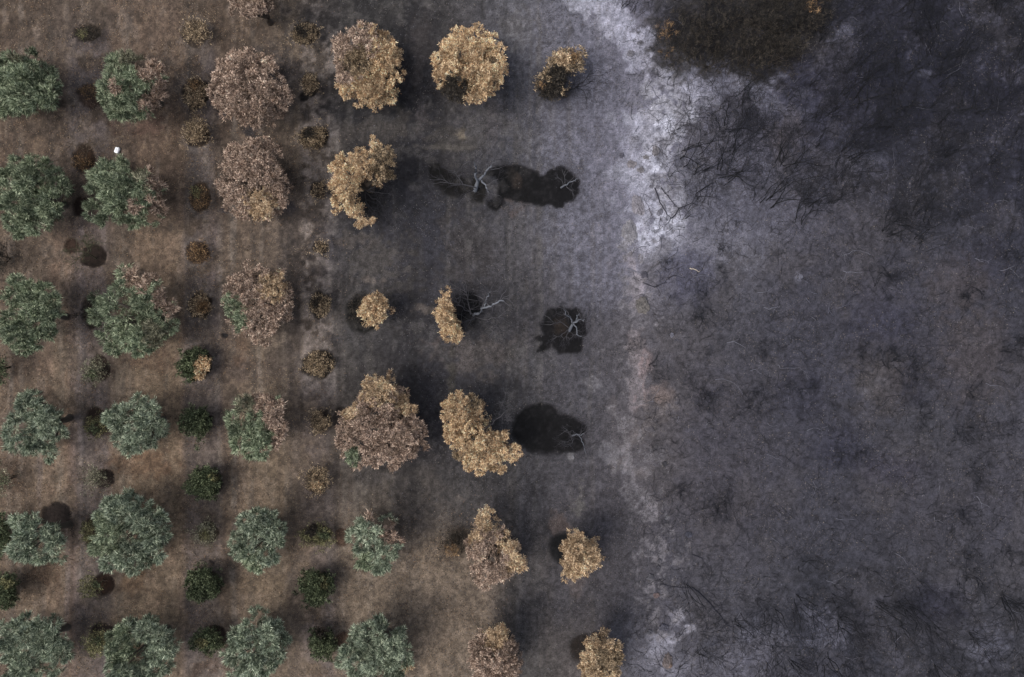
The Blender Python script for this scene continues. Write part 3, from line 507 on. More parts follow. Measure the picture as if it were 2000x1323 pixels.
bare_tree(None, (930,613,0), [
    ([(925,616,.8),(935,613,1.3),(946,600,2.0),(960,596,2.8),(972,590,3.3),(984,588,3.9)], .13, .05), ([(946,600,2.0),(950,588,2.7),(953,577,3.3),(958,570,3.7)], .07, .03),
    ([(930,620,.8),(950,625,1.6),(965,622,2.2),(974,619,2.6)], .04, .018, GREY), ([(945,624,1.4),(962,632,2.2),(964,648,2.8)], .035, .012, DKB), ([(928,616,.8),(918,610,1.4),(914,592,2.0),(911,572,2.6)], .045, .016, GREY), ([(920,615,.8),(902,600,1.5),(892,588,2.0),(897,576,2.3)], .04, .014, GREY), ([(926,622,.6),(905,630,1.2)], .04, .02, GREY)], 205, None, root=half, twigs=12, tl=1.1)
bare_tree(None, (1100,170,0), [([(1108,178,.3),(1122,172,.8),(1138,160,1.5),(1152,146,2.0),(1165,138,2.5)], .06, .02, BLK), ([(1128,170,.8),(1150,161,1.4),(1168,160,1.9)], .04, .015, BLK), ([(1125,170,.7),(1138,180,1.1),(1146,192,1.5)], .04, .014, BLK), ([(1110,170,.5),(1118,166,.8),(1120,165,1.0)], .06, .03, GREY)], 206, None, root=charred, twigs=6, tl=.7, tcols=[BLK, BLK])
bare_tree(None, (715,375,0), [([(715,375,.9),(725,385,1.6),(738,392,2.3),(748,402,2.8)], .07, .02, DKB), ([(715,372,.9),(730,368,1.8),(748,360,2.6)], .06, .02, GREY), ([(714,378,.8),(716,395,1.6),(728,410,2.4)], .06, .02, DKB), ([(718,370,1),(738,378,1.8),(764,380,2.4)], .05, .015, GREY)], 209, None, root=OT[20], twigs=9, tl=.9, tcols=[DKB, BLK])
bare_tree(None, (940,845,0), [([(935,850,.9),(955,832,1.8),(972,818,2.6),(985,806,3.2)], .07, .02, GREY), ([(940,846,.9),(960,838,1.8),(985,826,2.5)], .05, .015, DKB)], 210, None, root=OT[25], twigs=6, tl=.7, tcols=[DKB, GREY])
bare_tree('sparse brown twigs arching over the upper reddish soil basin at the left', (168,312,0), [([(168,300,.8),(158,288,1.4),(142,282,1.8)], .03, .012, alb((112,98,84))), ([(170,298,.8),(172,284,1.5),(176,268,2.0)], .03, .012, alb((112,98,84))), ([(170,298,.8),(182,286,1.4),(196,280,1.7)], .03, .012, alb((112,98,84)))], 207, [(168,312,0),(169,306,.4),(169,299,.8)], group='small leafless trees in soil basins', twigs=7, tl=.6, tcols=[alb((110,96,82)), alb((104,90,76))])
bare_tree('small bare shrub with greenish twigs above the double dark basin at the left', (186,505,0), [([(172,498,.8),(160,490,1.4),(148,486,1.9)], .035, .012, alb((100,100,80))), ([(172,494,.8),(170,482,1.5),(164,470,2.0)], .03, .012, alb((100,100,80))), ([(174,500,.8),(160,502,1.3),(148,506,1.7)], .03, .012, alb((96,98,78))), ([(178,492,.8),(178,480,1.2),(182,472,1.6)], .03, .012, alb((96,98,78)))], 208, [(186,505,0),(180,500,.4),(174,497,.8)], group='small leafless trees in soil basins', twigs=8, tl=.6, tcols=[alb((98,98,76)), alb((84,84,62))])
# ---------------------------------------------------------------- young trees in the soil basins between the rows
YK = {'D': dict(rc=.32, dens=620, leaf=(.12, .05), tuft=9), 'W': dict(rc=.27, dens=260, leaf=(.11, .04), tuft=6), 'T': dict(rc=.27, dens=330, leaf=(.11, .04), tuft=6), 'Y': dict(rc=.27, dens=350, leaf=(.11, .04), tuft=6), 'M': dict(rc=.28, dens=300, leaf=(.11, .035), tuft=6), 'O': dict(rc=.25, dens=220, leaf=(.11, .04), tuft=5), 'K': dict(rc=.3, dens=330, leaf=(.12, .035), tuft=6)}
YOUNG = [ # px py rx ry top pal regions label
 (170,66,22,15,1.1,'K',[('Y',162,68,9)],'dark twiggy bush in the top left soil basin of the first small row',.6),
 (178,180,20,15,.8,'O',[],'thin reddish dry bush left of the half green olive tree in the topmost row',.5),
 (163,318,14,13,.6,'O',[],'rust coloured low bush in the dark basin below the arching brown twigs',.8),
 (176,612,15,24,1.0,'K',[],'dark brown bush half hidden behind the large hollow olive tree',.7),
 (184,724,21,26,1.6,'M',[('D',178,735,10)],'sparse green bush left of its dark brown basin, middle left',.8),
 (188,834,20,17,1.3,'Y',[('D',185,840,10)],'bush with brown upper half and green lower half beside the bluish silver olive',.8),
 (186,933,22,19,1.5,'M',[],'sparse grey green bush left of a double lobed dark basin',.7),
 (173,1040,10,22,1.6,'Y',[],'yellow green bush tucked against the left side of the largest green olive',1.0),
 (178,1148,24,19,1.7,'Y',[('D',190,1140,8)],'thin yellowish green bush left of a round reddish basin, lower left',.6),
 (188,1254,24,24,1.6,'Y',[('D',190,1250,9)],'olive green bush with blurred yellow edge, bottom row, second column',.8),
 (381,62,25,22,1.3,'W',[],'pale brown dry bush near the top edge left of centre',.9),
 (384,180,22,26,1.3,'W',[('O',380,165,10)],'tan leaved dry bush on a dark basin beside the wide dusky brown olive',1.2),
 (383,258,24,26,1.3,'W',[],'pinkish dry bush with dark centre, third from the top in its row',1.0),
 (390,384,17,26,1.1,'O',[('Y',385,375,10)],'narrow amber dry bush left of the tall pinkish brown olive',.8),
 (387,492,20,20,.8,'O',[],'round leafless brown bush inside a pale ring of soil',1.0),
 (390,597,21,23,1.0,'W',[('O',395,600,12)],'round tan speckled bush left of the olive with some green left',1.1),
 (380,712,30,33,1.5,'D',[('T',397,715,18),('T',390,740,12)],'bush split into a green left half and a tan right half',1.0),
 (385,824,30,27,1.6,'D',[],'squarish dark green bush directly below the green and tan bush',1.0),
 (400,943,36,31,1.8,'D',[('Y',418,935,9)],'widest glossy dark green bush, second of the three green ones in its row',1.0),
 (401,1040,22,21,1.3,'M',[('Y',400,1045,10)],'sparse olive brown bush between two dark green bushes',.8),
 (397,1143,35,33,1.8,'D',[],'dark green bush, third of the three green ones in its row',1.0),
 (406,1251,28,22,1.5,'D',[('Y',395,1255,9)],'low green bush with brown basin on its right, near the bottom edge',.8),
 (596,67,25,20,.9,'W',[('K',590,62,12)],'round dead bush with curled tan leaves in a pale soil ring near the top',1.1),
 (607,163,13,22,.9,'W',[],'slim dead bush with a small dark pit at its foot',1.2),
 (612,268,26,18,.7,'W',[('K',605,262,12)],'wide dead brown bush, third from the top in the pale strip',1.2),
 (622,372,13,15,.7,'W',[],'small dead bush beside the crescent shaped tan olive',1.0),
 (627,484,14,10,.6,'W',[],'smallest dead bush, nearly burnt away, in the pale strip',.8),
 (624,596,19,23,.8,'W',[('K',618,590,9)],'dead bush with pale leaf tips on black earth inside torn pale grass',1.2),
 (623,713,27,22,.8,'W',[],'round dead bush centred in the broadest dark basin of the pale strip',1.2),
 (622,825,22,22,1.1,'W',[],'sparse tan bush left of the large brown olive with tan top',.9),
 (618,936,22,28,1.3,'W',[('T',618,950,10)],'dry bush with yellow tan leaf tips above the silvery fifth row tree',.9),
 (618,1048,29,21,1.2,'Y',[('K',610,1038,12),('D',632,1045,10)],'brownish green crescent bush in the fifth row',.9),
 (618,1148,32,33,1.8,'D',[('Y',632,1140,10)],'bright dark green round bush between the two last green olive columns',1.1),
 (628,1257,25,28,1.5,'D',[('K',628,1235,10)],'dark green bush with brown top near the bottom edge',1.0),
 (704,608,20,28,.5,'K',[],'low blackened bush in the dark round pit left of the small tan crown',.45),
 (888,1062,24,30,1.2,'K',[('O',882,1075,14)],'dark brown sparse bush touching the brown olive with tan top',.5),
 (-6,500,18,34,1.8,'K',[],'dark bush cut by the left edge below the large green olive',.8),
 (-4,722,14,30,1.8,'D',[],'thin green bush cut by the left edge below the notched olive',.7),
 (2,938,16,24,1.8,'M',[('D',2,940,12)],'grey green bush cut by the left edge on reddish soil',.8),
 (2,1042,20,35,2.0,'D',[],'dark green bush at the left edge touching the tree with the soil pit',1.0),
 (8,1152,24,36,2.0,'D',[('Y',15,1140,10)],'yellow flecked dark green bush at the lower left edge',1.0),
 (24,1325,24,12,.9,'K',[],'dark brown bush at the bottom left corner under the pale green olive',.8)]
for i, (cx_, cy_, rx, ry, zt, pal, reg, lab, dn) in enumerate(YOUNG):
    r = np.random.default_rng(400+i); kw = dict(YK.get(pal, YK['W'])); kw['dens'] = int(kw['dens']*dn)
    V, F, Cc, kept = crown(ellpoly(cx_, cy_, rx, ry, r, .09), zt*.3, zt, pal, reg, [], r, **kw)
    cen = kept.mean(0); c0 = P(cen[0], cen[1], zt*.6); base = np.array([c0[0], c0[1], zg(c0[0], c0[1])-.03])
    root = tag(empty('bush', base), lab, 'bush', 'young trees and bushes in soil basins between the olive rows')
    mesh_obj('foliage', make_mesh('foliage', V-base, F, Cc), M_leaf if pal in 'DYM' else M_dry, root)
    T = Tubes(4); bc = alb((92,80,68) if pal != 'D' else (70,62,50))
    for k in range(7 if pal in 'WOKM' else 4):
        q = kept[r.integers(len(kept))]; e = P(q[0], q[1], zt*.75)-base
        grow(T, (r.normal(0, .04), r.normal(0, .04), 0), e, np.linalg.norm(e)*1.05, .025, r, 2 if pal in 'WOKM' else 1, [bc], .25, .05, 3, .5, 5)
    mesh_obj('stem', T.mesh('stem'), M_wood, root)
# ---------------------------------------------------------------- burnt scrub skeletons
def skel(seed, h, nst, spread, cols, rad=.035, depth=3, kids=3):
    r = np.random.default_rng(seed); T = Tubes(3)
    for k in range(nst):
        a = r.uniform(0, 2*math.pi); s_ = r.uniform(.1, 1)*spread
        grow(T, (r.normal(0, .28), r.normal(0, .28), -.05), (math.cos(a)*s_, math.sin(a)*s_, 1), h*r.uniform(.4, .62), rad*r.uniform(.6, 1.2), r, depth, cols, .34, .03, kids, .64, 6)
    return T.mesh('burnt_shrub')
BLUE = alb((28,29,38)); BK2 = alb((17,17,22))
SK = [skel(900+i, 4.2, 6+i % 3, .55+.12*(i % 3), [BLK, BLUE], .026, 2, 4) for i in range(7)]
SKH = [skel(980+i, 4.6, 5+i % 2, .5+.14*(i % 3), [BK2, BLUE, BLUE, BLUE], .036, 3, 3) for i in range(6)]
SKL = [skel(930+i, 1.5, 7, 1.4, [BLK, BLUE], .02, 3) for i in range(5)]
SKP = [skel(950+i, 1.5, 5, 1.3, [alb((116,116,132)), alb((86,86,98))], .022, 2) for i in range(3)]
SKB = [skel(960+i, 3.2, 6, .7, [alb((92,84,76)), alb((58,52,46))], .035) for i in range(2)]
for mm in SK+SKH+SKL+SKP+SKB: mm.materials.append(M_wood)
cnt = 0
def shrub(me, px, py, sc, label, group=None, tilt=None, rz=None, name='burnt_shrub'):
    if tilt is None:            # the burnt stems lean the way the wind took them
        tilt = (-.55, .35) if py < 480 else ((.35, .3) if py > 1120 else (0, .1))
        tilt = (tilt[0]+rng.normal(0, .12), tilt[1]+rng.normal(0, .12)); rz = rng.normal(0, .3) if (py < 480 or py > 1120) else None
    p_ = P(px, py, 0); o = bpy.data.objects.new(name, me); S.collection.objects.link(o); o.location = (p_[0], p_[1], zg(p_[0], p_[1]))
    o.rotation_euler = (tilt[0], tilt[1], rng.uniform(0, 6.28) if rz is None else rz); o.scale = (sc,)*3
    return tag(o, label, 'burnt shrub', group)
HERO = [(1305,255,.7,'small black leafless shrub standing alone on the white ash, upper right'),(1338,315,1.2,'tallest black leafless shrub leaning right from the middle of the white ash'),(1308,352,.6,'thin black forked shrub in the centre of the white ash strip'),
 (1358,345,.8,'curving black shrub just right of the white ash centre'),(1452,225,.8,'dense blue black shrub below the brown thicket'),(1405,340,1.1,'wide black shrub with crossing stems right of the ash strip'),(1330,425,.7,'low black branching shrub at the lower right end of the white ash'),(1368,388,.8,'forked black shrub on pale ash flecks, above the low branching one'),
 (1240,25,.6,'small dark shrub at the top edge beside the brown thicket'),(1215,18,.45,'tiny black shrub at the top edge on the pale ash'),(1510,395,1.2,'fan shaped black shrub rising right on lilac grey ground'),(1530,320,1.0,'dense fan of black stems at the edge of the dark thicket'),
 (1475,390,.9,'black shrub with long drooping stems on the lilac grey ground'),(1685,208,1.2,'tall black shrub with straight fanned stems in the upper right thicket'),(1665,320,.9,'black shrub on whitish flecks in the upper right'),(1745,438,.7,'low black shrub at the lower rim of the upper right thicket'),(1560,430,.9,'thin stemmed black shrub right of the lilac grey ground'),
 (1420,250,.9,'slender black shrub between the brown thicket and the ash'),(1275,722,.5,'small black shrub on the pinkish ash streak'),(1278,740,.45,'tiny twiggy shrub directly below the one on the pinkish streak'),(1345,1146,.8,'black shrub with long trailing branch, lower middle right'),(1415,975,.6,'small black shrub in open grey ground, lower right of centre'),
 (1440,1212,.9,'dark shrub with stems fanning down right near bottom ash patch'),(1555,1165,.9,'black shrub with two long straight stems pointing down right'),(1572,1102,.7,'small dark shrub above the two stemmed one'),(1720,1180,1.0,'tangled black shrub in the lower right thicket'),(1785,1188,.9,'black shrub with drooping stems in the middle of the lower right thicket'),
 (1955,1172,.9,'black star shaped shrub near the right edge, lower right'),(1980,1178,.7,'black shrub right beside the star shaped one'),(1705,1115,.5,'small dark shrub in open ground above the lower right thicket'),(1785,1142,.6,'small black shrub at the upper rim of the lower right thicket'),(1550,1290,.8,'black shrub near the bottom edge with stems down right'),(1825,1300,.9,'dark straight stemmed shrub at the bottom edge'),
 (1735,465,.5,'small dark branch cluster in grey ground below the upper thicket'),(1365,1270,.7,'dark shrub beside the bottom ash patch'),(1640,1210,.8,'dark shrub with thin stems left of the lower right thicket'),(1500,1195,.8,'thin dark shrub right of the bottom ash patch')]
for i, (px, py, sc, lab) in enumerate(HERO):
    shrub(SKH[i % 6], px, py, sc, lab, 'single burnt shrubs')
def fill(n_, pts, lab, grp, meshes, s0, s1, gap=14, cond=None):
    pts = np.array(pts, float); lo, hi = pts.min(0), pts.max(0); done = []; tries = 0
    while len(done) < n_ and tries < 4000:
        tries += 1; q = rng.uniform(lo, hi)
        if polydist(np.array([q[0]]), np.array([q[1]]), pts)[0] < 0: continue
        if any(math.hypot(q[0]-k[0], q[1]-k[1]) < gap for k in done): continue
        done.append(q); shrub(meshes[int(rng.integers(len(meshes)))], q[0], q[1], rng.uniform(s0, s1), lab, grp)
fill(56, [(1590,30),(1700,-40),(2040,-40),(2040,300),(2010,460),(1900,430),(1760,330),(1640,250),(1560,150)], 'black leafless burnt shrub, one of the tangle filling the dark upper right corner', 'burnt shrubs of the upper right corner', SKH+SK, .5, 1.0, 26)
fill(24, [(1340,190),(1440,180),(1600,160),(1760,340),(1900,450),(1800,480),(1650,430),(1480,450),(1380,300)], 'black leafless shrub on grey ash between white ash strip and dark corner', 'burnt shrubs between ash strip and dark corner', SKH+SK, .5, 1.0, 28)
fill(26, [(1440,1150),(1560,1190),(1700,1130),(1880,1160),(1980,1220),(2010,1340),(1480,1340)], 'thin black leafless shrub in the lower right thicket', 'burnt shrubs of the lower right thicket', SKH+SK, .4, .85, 28)
fill(8, [(1290,10),(1600,10),(1600,110),(1500,135),(1300,125)], 'charred bare shrub poking up through the dark brown thicket', 'bare shrubs inside the brown thicket', SK+SKB, .5, .85, 30)
fill(24, [(1320,560),(2000,480),(2000,1150),(1420,1130),(1330,900)], 'low charred twiggy shrub scattered on the grey open ground at the right', 'low burnt shrubs on the open ground', SKL, .6, 1.5, 40)
fill(14, [(1260,480),(1420,470),(1400,700),(1330,1100),(1270,1180),(1225,900),(1230,600)], 'low charred twiggy shrub along the ash streak below the white ash', 'low burnt shrubs along the ash streak', SKL, .35, .7, 30)
for px, py, sc, lab in ((1587,558,1.1,'pale grey leafless shrub with long lower branches, middle right'),(1626,608,1.0,'pale grey leafless shrub spreading right, just below the other pale one'),(1318,658,.55,'pale splintered stump with dark branches to its right'),(1905,968,.6,'pale curved snag in the lower right open ground'),(1660,498,.6,'thin pale snag above the two pale shrubs')):
    shrub(SKP[cnt % 3], px, py, sc, lab, 'pale burnt shrubs'); cnt += 1
# brown scorched thicket, upper right
TH = [(1325,75,42,58,1.8,'K',[('O',1300,60,20),('O',1302,104,9)],'scorched shrub with orange leaves at the left end of the dark brown thicket'),(1390,40,50,60,2.2,'K',[],'dark olive brown shrub at the top edge, left part of the thicket'),(1390,112,50,42,2.0,'K',[],'brown tinged shrub along the lower edge of the thicket'),
      (1470,35,52,58,2.4,'K',[],'dark shrub in the middle of the thicket at the top edge'),(1465,112,48,40,2.2,'K',[],'brownish dark shrub in the middle of the thicket, lower edge'),(1545,40,46,62,2.4,'K',[],'dark shrub of the thicket left of the orange tipped one'),(1590,18,34,34,2.4,'K',[('O',1583,10,18)],'shrub with bright orange brown top at the right end of the thicket'),(1525,105,44,36,1.6,'K',[],'thin dark shrub behind pale stems at the lower right of the thicket')]
for i, (cx_, cy_, rx, ry, zt, pal, reg, lab) in enumerate(TH):
    r = np.random.default_rng(700+i)
    V, F, Cc, kept = crown(ellpoly(cx_, cy_, rx, ry, r, .12), .3, zt, pal, reg, [], r, rc=.42, dens=190, leaf=(.2, .018), tuft=7, up=.5, gap=1.25)
    c0 = P(cx_, cy_, zt*.5); base = np.array([c0[0], c0[1], zg(c0[0], c0[1])]); root = tag(empty('scorched_shrub', base), lab, 'shrub', 'scorched shrubs of the dark brown thicket')
    mesh_obj('foliage', make_mesh('foliage', V-base, F, Cc), M_dry, root)
    T = Tubes(3)
    for k in range(14): grow(T, (r.normal(0, .6), r.normal(0, .4), 0), (r.normal(0, .5), r.normal(0, .5), 1), zt*.6, .03, r, 3, [alb((60,54,48)), alb((46,42,40))], .25, .05, 3, .62, 5)
    mesh_obj('stem', T.mesh('stem'), M_wood, root)
for px, py, sc, lab in ((1468,128,.9,'pale brown bare stems fanning up at the lower edge of the brown thicket'),(1503,125,1.0,'taller pale bare stems fanning up, right of the first fan in the thicket'),(1520,15,.7,'tan bare stems at the top edge left of the orange shrub')):
    shrub(SKB[cnt % 2], px, py, sc, lab, 'bare stems in the brown thicket'); cnt += 1
# ---------------------------------------------------------------- fallen branches
def fallen(pts, r0, col, label, twigs=3):
    r = np.random.default_rng(int(pts[0][0])); T = Tubes(5); q = np.array([P(*(tuple(t)+(0,))) for t in pts]); q[:, 2] = [zg(a_, b_)+r0+.02 for a_, b_ in q[:, :2]]
    t = np.linspace(0, len(q)-1, len(q)*3-2); pp = np.stack([np.interp(t, np.arange(len(q)), q[:, k]) for k in range(3)], 1); pp += r.normal(0, .025, pp.shape)*np.array([1, 1, .3])
    T.add(pp-q[0], np.linspace(r0, r0*.4, len(pp)), col)
    for k in range(twigs):
        i = int(r.integers(1, len(pp))); dd = (pp[i]-pp[i-1]); dd /= np.linalg.norm(dd); dd = dd+r.normal(0, .5, 3)*np.array([1, 1, .15]); grow(T, pp[i]-q[0], dd, .6, r0*.4, r, 1, [col], .25, 0, 2, .6, 4)
    o = mesh_obj('fallen_branch', T.mesh('fallen_branch'), M_wood); o.location = q[0]; tag(o, label, 'branch', 'fallen branches on the burnt ground')
PL = alb((116,116,128)); WH = alb((214,200,184)); DK = alb((44,43,54))
FB = [([(1277,368),(1288,395),(1300,415),(1310,428)], .05, DK, 'dark straight fallen branch lying on the white ash, left of its parallel twin'),([(1290,366),(1310,392),(1325,408)], .04, DK, 'dark thin fallen branch on the white ash, right of its parallel twin'),([(1310,428),(1326,408),(1350,398),(1362,380)], .05, DK, 'dark bent branch joining the feet of the two parallel branches'),
 ([(1225,525),(1240,531),(1253,535)], .05, PL, 'pale short branch at the left of the dark round stump'),([(1264,532),(1285,515),(1306,505)], .035, GREY, 'grey straight branch reaching up right from the dark round stump'),([(1256,552),(1278,562),(1298,552),(1310,542)], .04, DK, 'dark curved branch below the dark round stump'),([(1347,524),(1357,528),(1366,531)], .045, WH, 'small bright cream coloured stick on the grey ground'),([(1355,540),(1378,539)], .025, PL, 'thin pale twig below the bright cream stick'),
 ([(1480,571),(1500,570)], .03, PL, 'pale twig left of the pale grey shrubs'),([(1490,600),(1502,605),(1520,600),(1526,598)], .035, PL, 'pale wavy stick left below the pale grey shrubs'),([(1418,670),(1434,668),(1448,674),(1456,682)], .035, PL, 'pale wavy branch on open ground, centre right'),([(1395,742),(1412,740),(1434,748)], .03, PL, 'pale arched stick below the pale wavy branch'),([(1465,725),(1476,722)], .03, PL, 'short pale twig right of the pale arched stick'),
 ([(1648,530),(1665,532),(1683,534)], .035, PL, 'pale forked twig above the pale grey shrubs'),([(1645,500),(1665,492),(1678,488)], .03, PL, 'pale slanting twig at upper middle of the open ground'),([(1903,505),(1920,512)], .03, PL, 'short pale twig near the right edge, upper part'),([(1953,530),(1980,520)], .03, PL, 'long thin pale stick near the right edge'),([(1795,678),(1820,675),(1866,677)], .04, DK, 'dark straight fallen log in the right open ground'),([(1820,755),(1850,756)], .03, DK, 'dark thin stick right below the dark log'),([(1520,713),(1524,720),(1560,718)], .025, PL, 'thin bent pale twig in the bluish patch'),
 ([(1575,840),(1588,836)], .03, PL, 'short pale stick, lower middle of open ground'),([(1905,968),(1915,982),(1932,990)], .035, PL, 'pale curved stick in the lower right'),([(1614,1136),(1638,1142)], .03, PL, 'pale slanted stick above the lower right thicket'),([(1632,1012),(1650,1016)], .025, PL, 'tiny pale stick in the lower open ground'),([(1350,1148),(1380,1170),(1405,1200),(1420,1222)], .06, DK, 'long dark fallen branch running down right near the bottom'),([(1288,1140),(1310,1146),(1345,1148)], .045, DK, 'dark branch left of the long one running down right'),([(1352,1084),(1372,1092),(1385,1115)], .04, DK, 'dark hooked branch above the long fallen one'),
 ([(1282,980),(1296,974),(1306,968)], .03, DK, 'dark thin stick beside the small white ash spot'),([(1545,1290),(1585,1312)], .05, DK, 'dark straight branch at the bottom edge'),([(1850,150),(1880,132)], .04, PL, 'pale straight stick in the dark upper right corner'),([(1870,218),(1905,210)], .06, BLK, 'thick black fallen stem in the upper right'),([(1850,140),(1890,118)], .03, GREY, 'grey straight stick right above the pale one in the upper right')]
for pts, r0, col, lab in FB: fallen(pts, r0*.8, col, lab, 2 if r0 >= .045 and col is DK else (0 if col is WH else 1))
# ---------------------------------------------------------------- rocks and the white container
def rock(px, py, w, h, hz, col, label, rot=0):
    col = np.array(col)*.55+colg(P(px, py)[0], P(px, py)[1])*.42     # dusted with the ash it lies in
    r = np.random.default_rng(int(px*3+py)); import bmesh
    bm = bmesh.new(); bmesh.ops.create_icosphere(bm, subdivisions=4, radius=1); V = np.array([v.co[:] for v in bm.verts])
    n_ = 1+(fbm(V[:, 0]*3+px, V[:, 1]*3+V[:, 2]*2, .9, 4, 3)-.5)*.9+(fbm(V[:, 2]*5+py, V[:, 0]*5+V[:, 1]*3, .6, 3, 7)-.5)*.3
    for i in range(5):
        nn = r.normal(size=3); nn /= np.linalg.norm(nn); dd = V@nn; V = V-np.maximum(dd-.72, 0)[:, None]*nn
    V = V*n_[:, None]*np.array([w/PXM/2, h/PXM/2, hz*.8])
    for v, q in zip(bm.verts, V): v.co = q
    me = bpy.data.meshes.new('rock'); bm.to_mesh(me); bm.free()
    at = me.color_attributes.new('col', 'FLOAT_COLOR', 'POINT'); c_ = np.ones((len(V), 4), np.float32); c_[:, :3] = alb(np.array(col)*1.14)*(1+(fbm(V[:, 0]*4, V[:, 1]*4, 1, 3, 2)[:, None]-.5)*.8); at.data.foreach_set('color', c_.ravel())
    o = mesh_obj('rock', me, M_rock); p_ = P(px, py); o.location = (p_[0], p_[1], zg(p_[0], p_[1])+hz*.1); o.rotation_euler = (0, 0, math.radians(rot)); tag(o, label, 'rock', 'rocks along the ash strip')
RK = [(1246,402,22,42,.28,(96,90,90),'largest elongated brown rock mound on the left side of the white ash',20),(1280,296,13,22,.3,(84,78,76),'upright dark brown rock in the upper white ash'),(1288,416,13,12,.2,(92,90,98),'small round grey rock on the clean white ash'),(1272,365,8,7,.15,(80,78,86),'tiny rock at the end of the parallel branches'),(1284,366,9,8,.15,(90,88,96),'tiny grey rock between the parallel branches'),(1325,368,13,8,.15,(92,90,98),'small flat rock right of the parallel branches'),
 (1234,320,18,16,.25,(92,84,80),'brown rock left of the upright dark one'),(1252,332,14,12,.2,(86,80,78),'brown rock right below the other brown rock'),(1262,308,12,8,.18,(98,92,88),'flat brown stone just left of the upright dark rock'),(1214,304,10,10,.18,(64,62,72),'small dark rock at the left rim of the ash'),(1240,272,18,12,.2,(96,94,102),'grey rock in the mottled ash, upper part'),(1232,105,18,12,.2,(86,83,86),'grey stone beside the brown thicket'),
 (1228,455,30,44,.25,(84,80,80),'broad low grey mound at the lower left of the ash'),(1255,595,28,34,.35,(80,76,68),'olive brown mossy mound on the streak below the ash'),(1245,672,34,30,.3,(84,78,80),'low brown mound above the pinkish ash streak'),(1258,537,14,14,.3,(58,56,66),'dark round stump like rock between two branches'),(1266,1082,20,12,.2,(82,80,86),'flat grey rock, upper one of the bottom rock group'),(1324,1085,13,11,.22,(96,94,100),'small pale rock right of the bottom rock group'),(1288,1096,10,10,.2,(80,79,86),'small grey rock in the middle of the bottom group'),
 (1269,1127,16,12,.22,(96,95,101),'pale flat rock, lower one of the bottom rock group'),(1286,1112,9,14,.2,(50,50,58),'dark narrow rock in the bottom group'),(1282,1164,12,10,.2,(142,116,110),'pinkish stone below the bottom rock group'),(1296,1226,20,15,.28,(72,72,84),'bluish dark rock at the upper end of the bottom ash patch'),(1270,1235,12,10,.2,(86,86,94),'small rock left of the bluish dark one'),(1303,1290,18,30,.35,(92,78,70),'brown and tan boulder inside the bottom ash patch'),(1308,1296,8,12,.4,(160,128,104),'tan block leaning on the brown boulder'),(1226,1248,8,7,.15,(120,120,124),'small light stone right of the last straw tree'),
 (1118,893,8,9,.16,(150,148,154),'pale small stone below the lowest black patch'),(1345,1045,14,12,.2,(74,76,92),'bluish stone in the lower grey ground'),(1298,908,10,12,.2,(56,55,62),'dark stone on the ash streak, lower middle'),(1200,910,10,8,.15,(120,116,122),'small pale stone left of the ash streak'),(1564,540,10,9,.15,(150,150,164),'pale ash coloured stone left of the pale grey shrubs'),(1312,655,7,9,.2,(168,168,186),'whitish splintered stone at the foot of the pale stump')]
for k in RK: rock(*k)
import bmesh
def white_box():
    p_ = P(231, 295); root = tag(empty('container', (p_[0], p_[1], zg(p_[0], p_[1]))), 'white plastic jerrycan lying on brown soil above a green olive tree', 'container'); root.rotation_euler = (0, 0, math.radians(-20))
    bm = bmesh.new(); bmesh.ops.create_cube(bm, size=1, matrix=__import__('mathutils').Matrix.Diagonal((.26, .36, .22, 1)))
    bmesh.ops.bevel(bm, geom=bm.edges[:], offset=.035, segments=3, affect='EDGES'); bmesh.ops.translate(bm, verts=bm.verts, vec=(0, 0, .12))
    me = bpy.data.meshes.new('body'); bm.to_mesh(me); bm.free(); m_, n_, l_, p2 = new_mat('white_plastic', .4, .5); p2.inputs['Base Color'].default_value = (.8, .82, .86, 1)
    mesh_obj('body', me, m_, root)
    T = Tubes(10); T.add([(.05, .17, .15), (.05, .22, .15), (.05, .225, .15)], [.035, .035, .001], (.5, .55, .6)); mesh_obj('cap', T.mesh('cap'), M_wood, root)
    T = Tubes(6); T.add([(0, -.08, .22), (0, -.06, .27), (0, .06, .27), (0, .1, .22)], [.016]*4, (.75, .78, .8)); mesh_obj('handle', T.mesh('handle'), m_, root)
white_box()
# ---------------------------------------------------------------- ground cover that nobody could count
def scatter(name, n_, fn, L, Wd, seed, label, ribbon=False):
    r = np.random.default_rng(seed); q = r.uniform((-34, -23), (34, 23), (n_*3, 2)); keep, col = fn(q, r); q = q[keep][:n_]; col = col[keep][:n_]
    z = zg(q[:, 0], q[:, 1])+.012; O = np.stack([q[:, 0], q[:, 1], z], 1); a = r.uniform(0, 6.28, len(q)); D = np.stack([np.cos(a), np.sin(a), r.uniform(-.05, .35, len(q))], 1); D /= np.linalg.norm(D, axis=1, keepdims=True)
    V, F, Cc = leaf_quads(O, D, L*r.uniform(.5, 1.4, len(q)), Wd*r.uniform(.6, 1.3, len(q)), col, r)
    o = mesh_obj(name, make_mesh(name, V, F, Cc), M_litter); tag(o, label, 'ground cover', kind='stuff'); return o
LC = np.array([alb(c_, 1.75) for c_ in ((150,124,98), (134,106,82), (170,150,126), (108,88,74), (142,128,116), (78,66,58))])
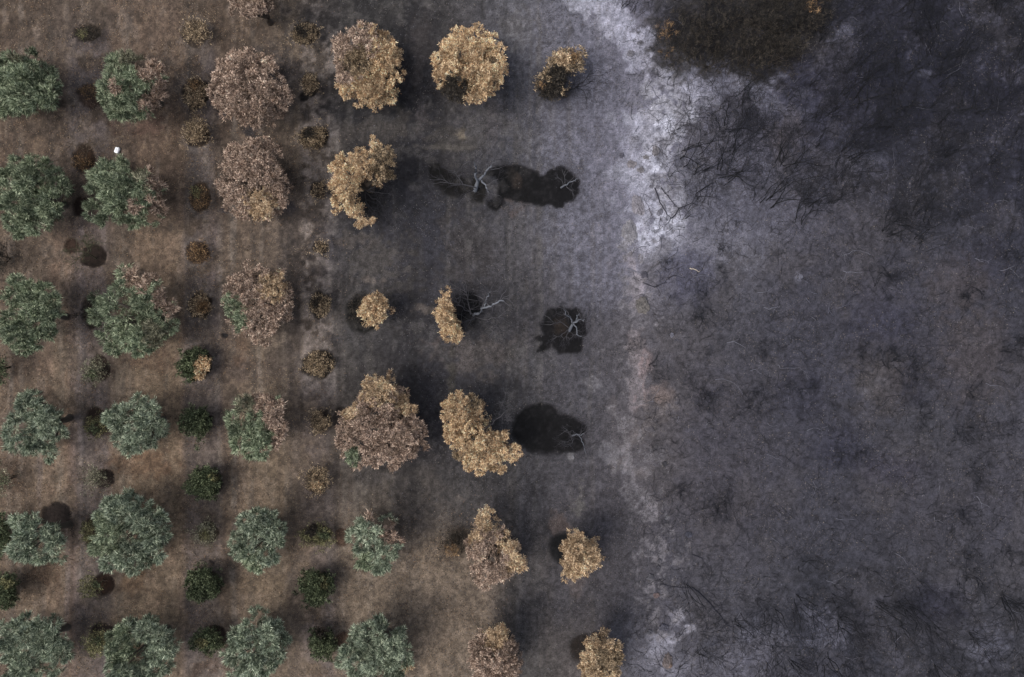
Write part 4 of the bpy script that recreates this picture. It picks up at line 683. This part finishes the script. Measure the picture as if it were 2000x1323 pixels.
def f_leaf(q, r):
    px = q[:, 0]*PXM+1000; py = 661.5-q[:, 1]*PXM; w = 1-ss(520, 700, px+r.normal(0, 30, len(px))); w = np.maximum(w, (1-ss(900, 1010, px))*ss(950, 1080, py)); nn = fbm(q[:, 0], q[:, 1], 1.4, 3, 3)
    w = w*ss(45, 75, colg(q[:, 0], q[:, 1]).mean(1))
    return r.random(len(px)) < w*ss(.3, .62, nn), LC[r.integers(0, 6, len(px))]*r.uniform(.7, 1.1, (len(px), 1))
scatter('leaf_litter', 95000, f_leaf, .085, .04, 11, 'brown fallen leaves strewn over the unburnt soil')
AC = np.array([alb(c_) for c_ in ((140,132,126), (96,92,96), (38,37,42), (30,30,34), (120,118,126), (84,74,68))])
def f_ash(q, r):
    px = q[:, 0]*PXM+1000; w = ss(600, 760, px)*.8*ss(28, 50, colg(q[:, 0], q[:, 1]).mean(1)); nn = fbm(q[:, 0], q[:, 1], 1.1, 3, 5); c_ = AC[r.integers(0, 6, len(px))]*r.uniform(.6, 1.1, (len(px), 1))
    return r.random(len(px)) < w*ss(.3, .65, nn), c_
scatter('charred_debris', 80000, f_ash, .09, .035, 12, 'charred flakes and pale fragments strewn over the burnt ground')
def twig_stuff():
    r = np.random.default_rng(21); T = Tubes(3); cols = [BLK, alb((40,40,48)), alb((70,68,74)), alb((120,120,132)), alb((34,33,38))]
    k = 0
    while k < 5600:
        x = r.uniform(7.2, 34); y = r.uniform(-23, 23); px = x*PXM+1000; py = 661.5-y*PXM
        w = .35+.65*ss(500, 100, py)+.4*ss(1100, 1250, py)
        if r.random() > w*ss(1200, 1330, px): continue
        k += 1; a = r.uniform(0, 6.28) if px < 1350 else r.normal(.5 if py < 600 else -.4, .9); n_ = 5; L = r.uniform(.3, 1.7); p_ = np.array([x, y, 0.]); pts = []
        for i in range(n_): pts.append([p_[0], p_[1], zg(p_[0], p_[1])+.02+.05*r.random()]); a += r.normal(0, .45); p_ = p_+np.array([math.cos(a), math.sin(a), 0])*L/n_
        T.add(pts, np.linspace(.013, .006, n_)*r.uniform(.6, 1.5), cols[r.choice(5, p=[.40, .28, .14, .02, .16])])
    tag(mesh_obj('twig_litter', T.mesh('twig_litter'), M_wood), 'thin charred twigs strewn over the burnt scrubland', 'ground cover', kind='stuff')
twig_stuff()
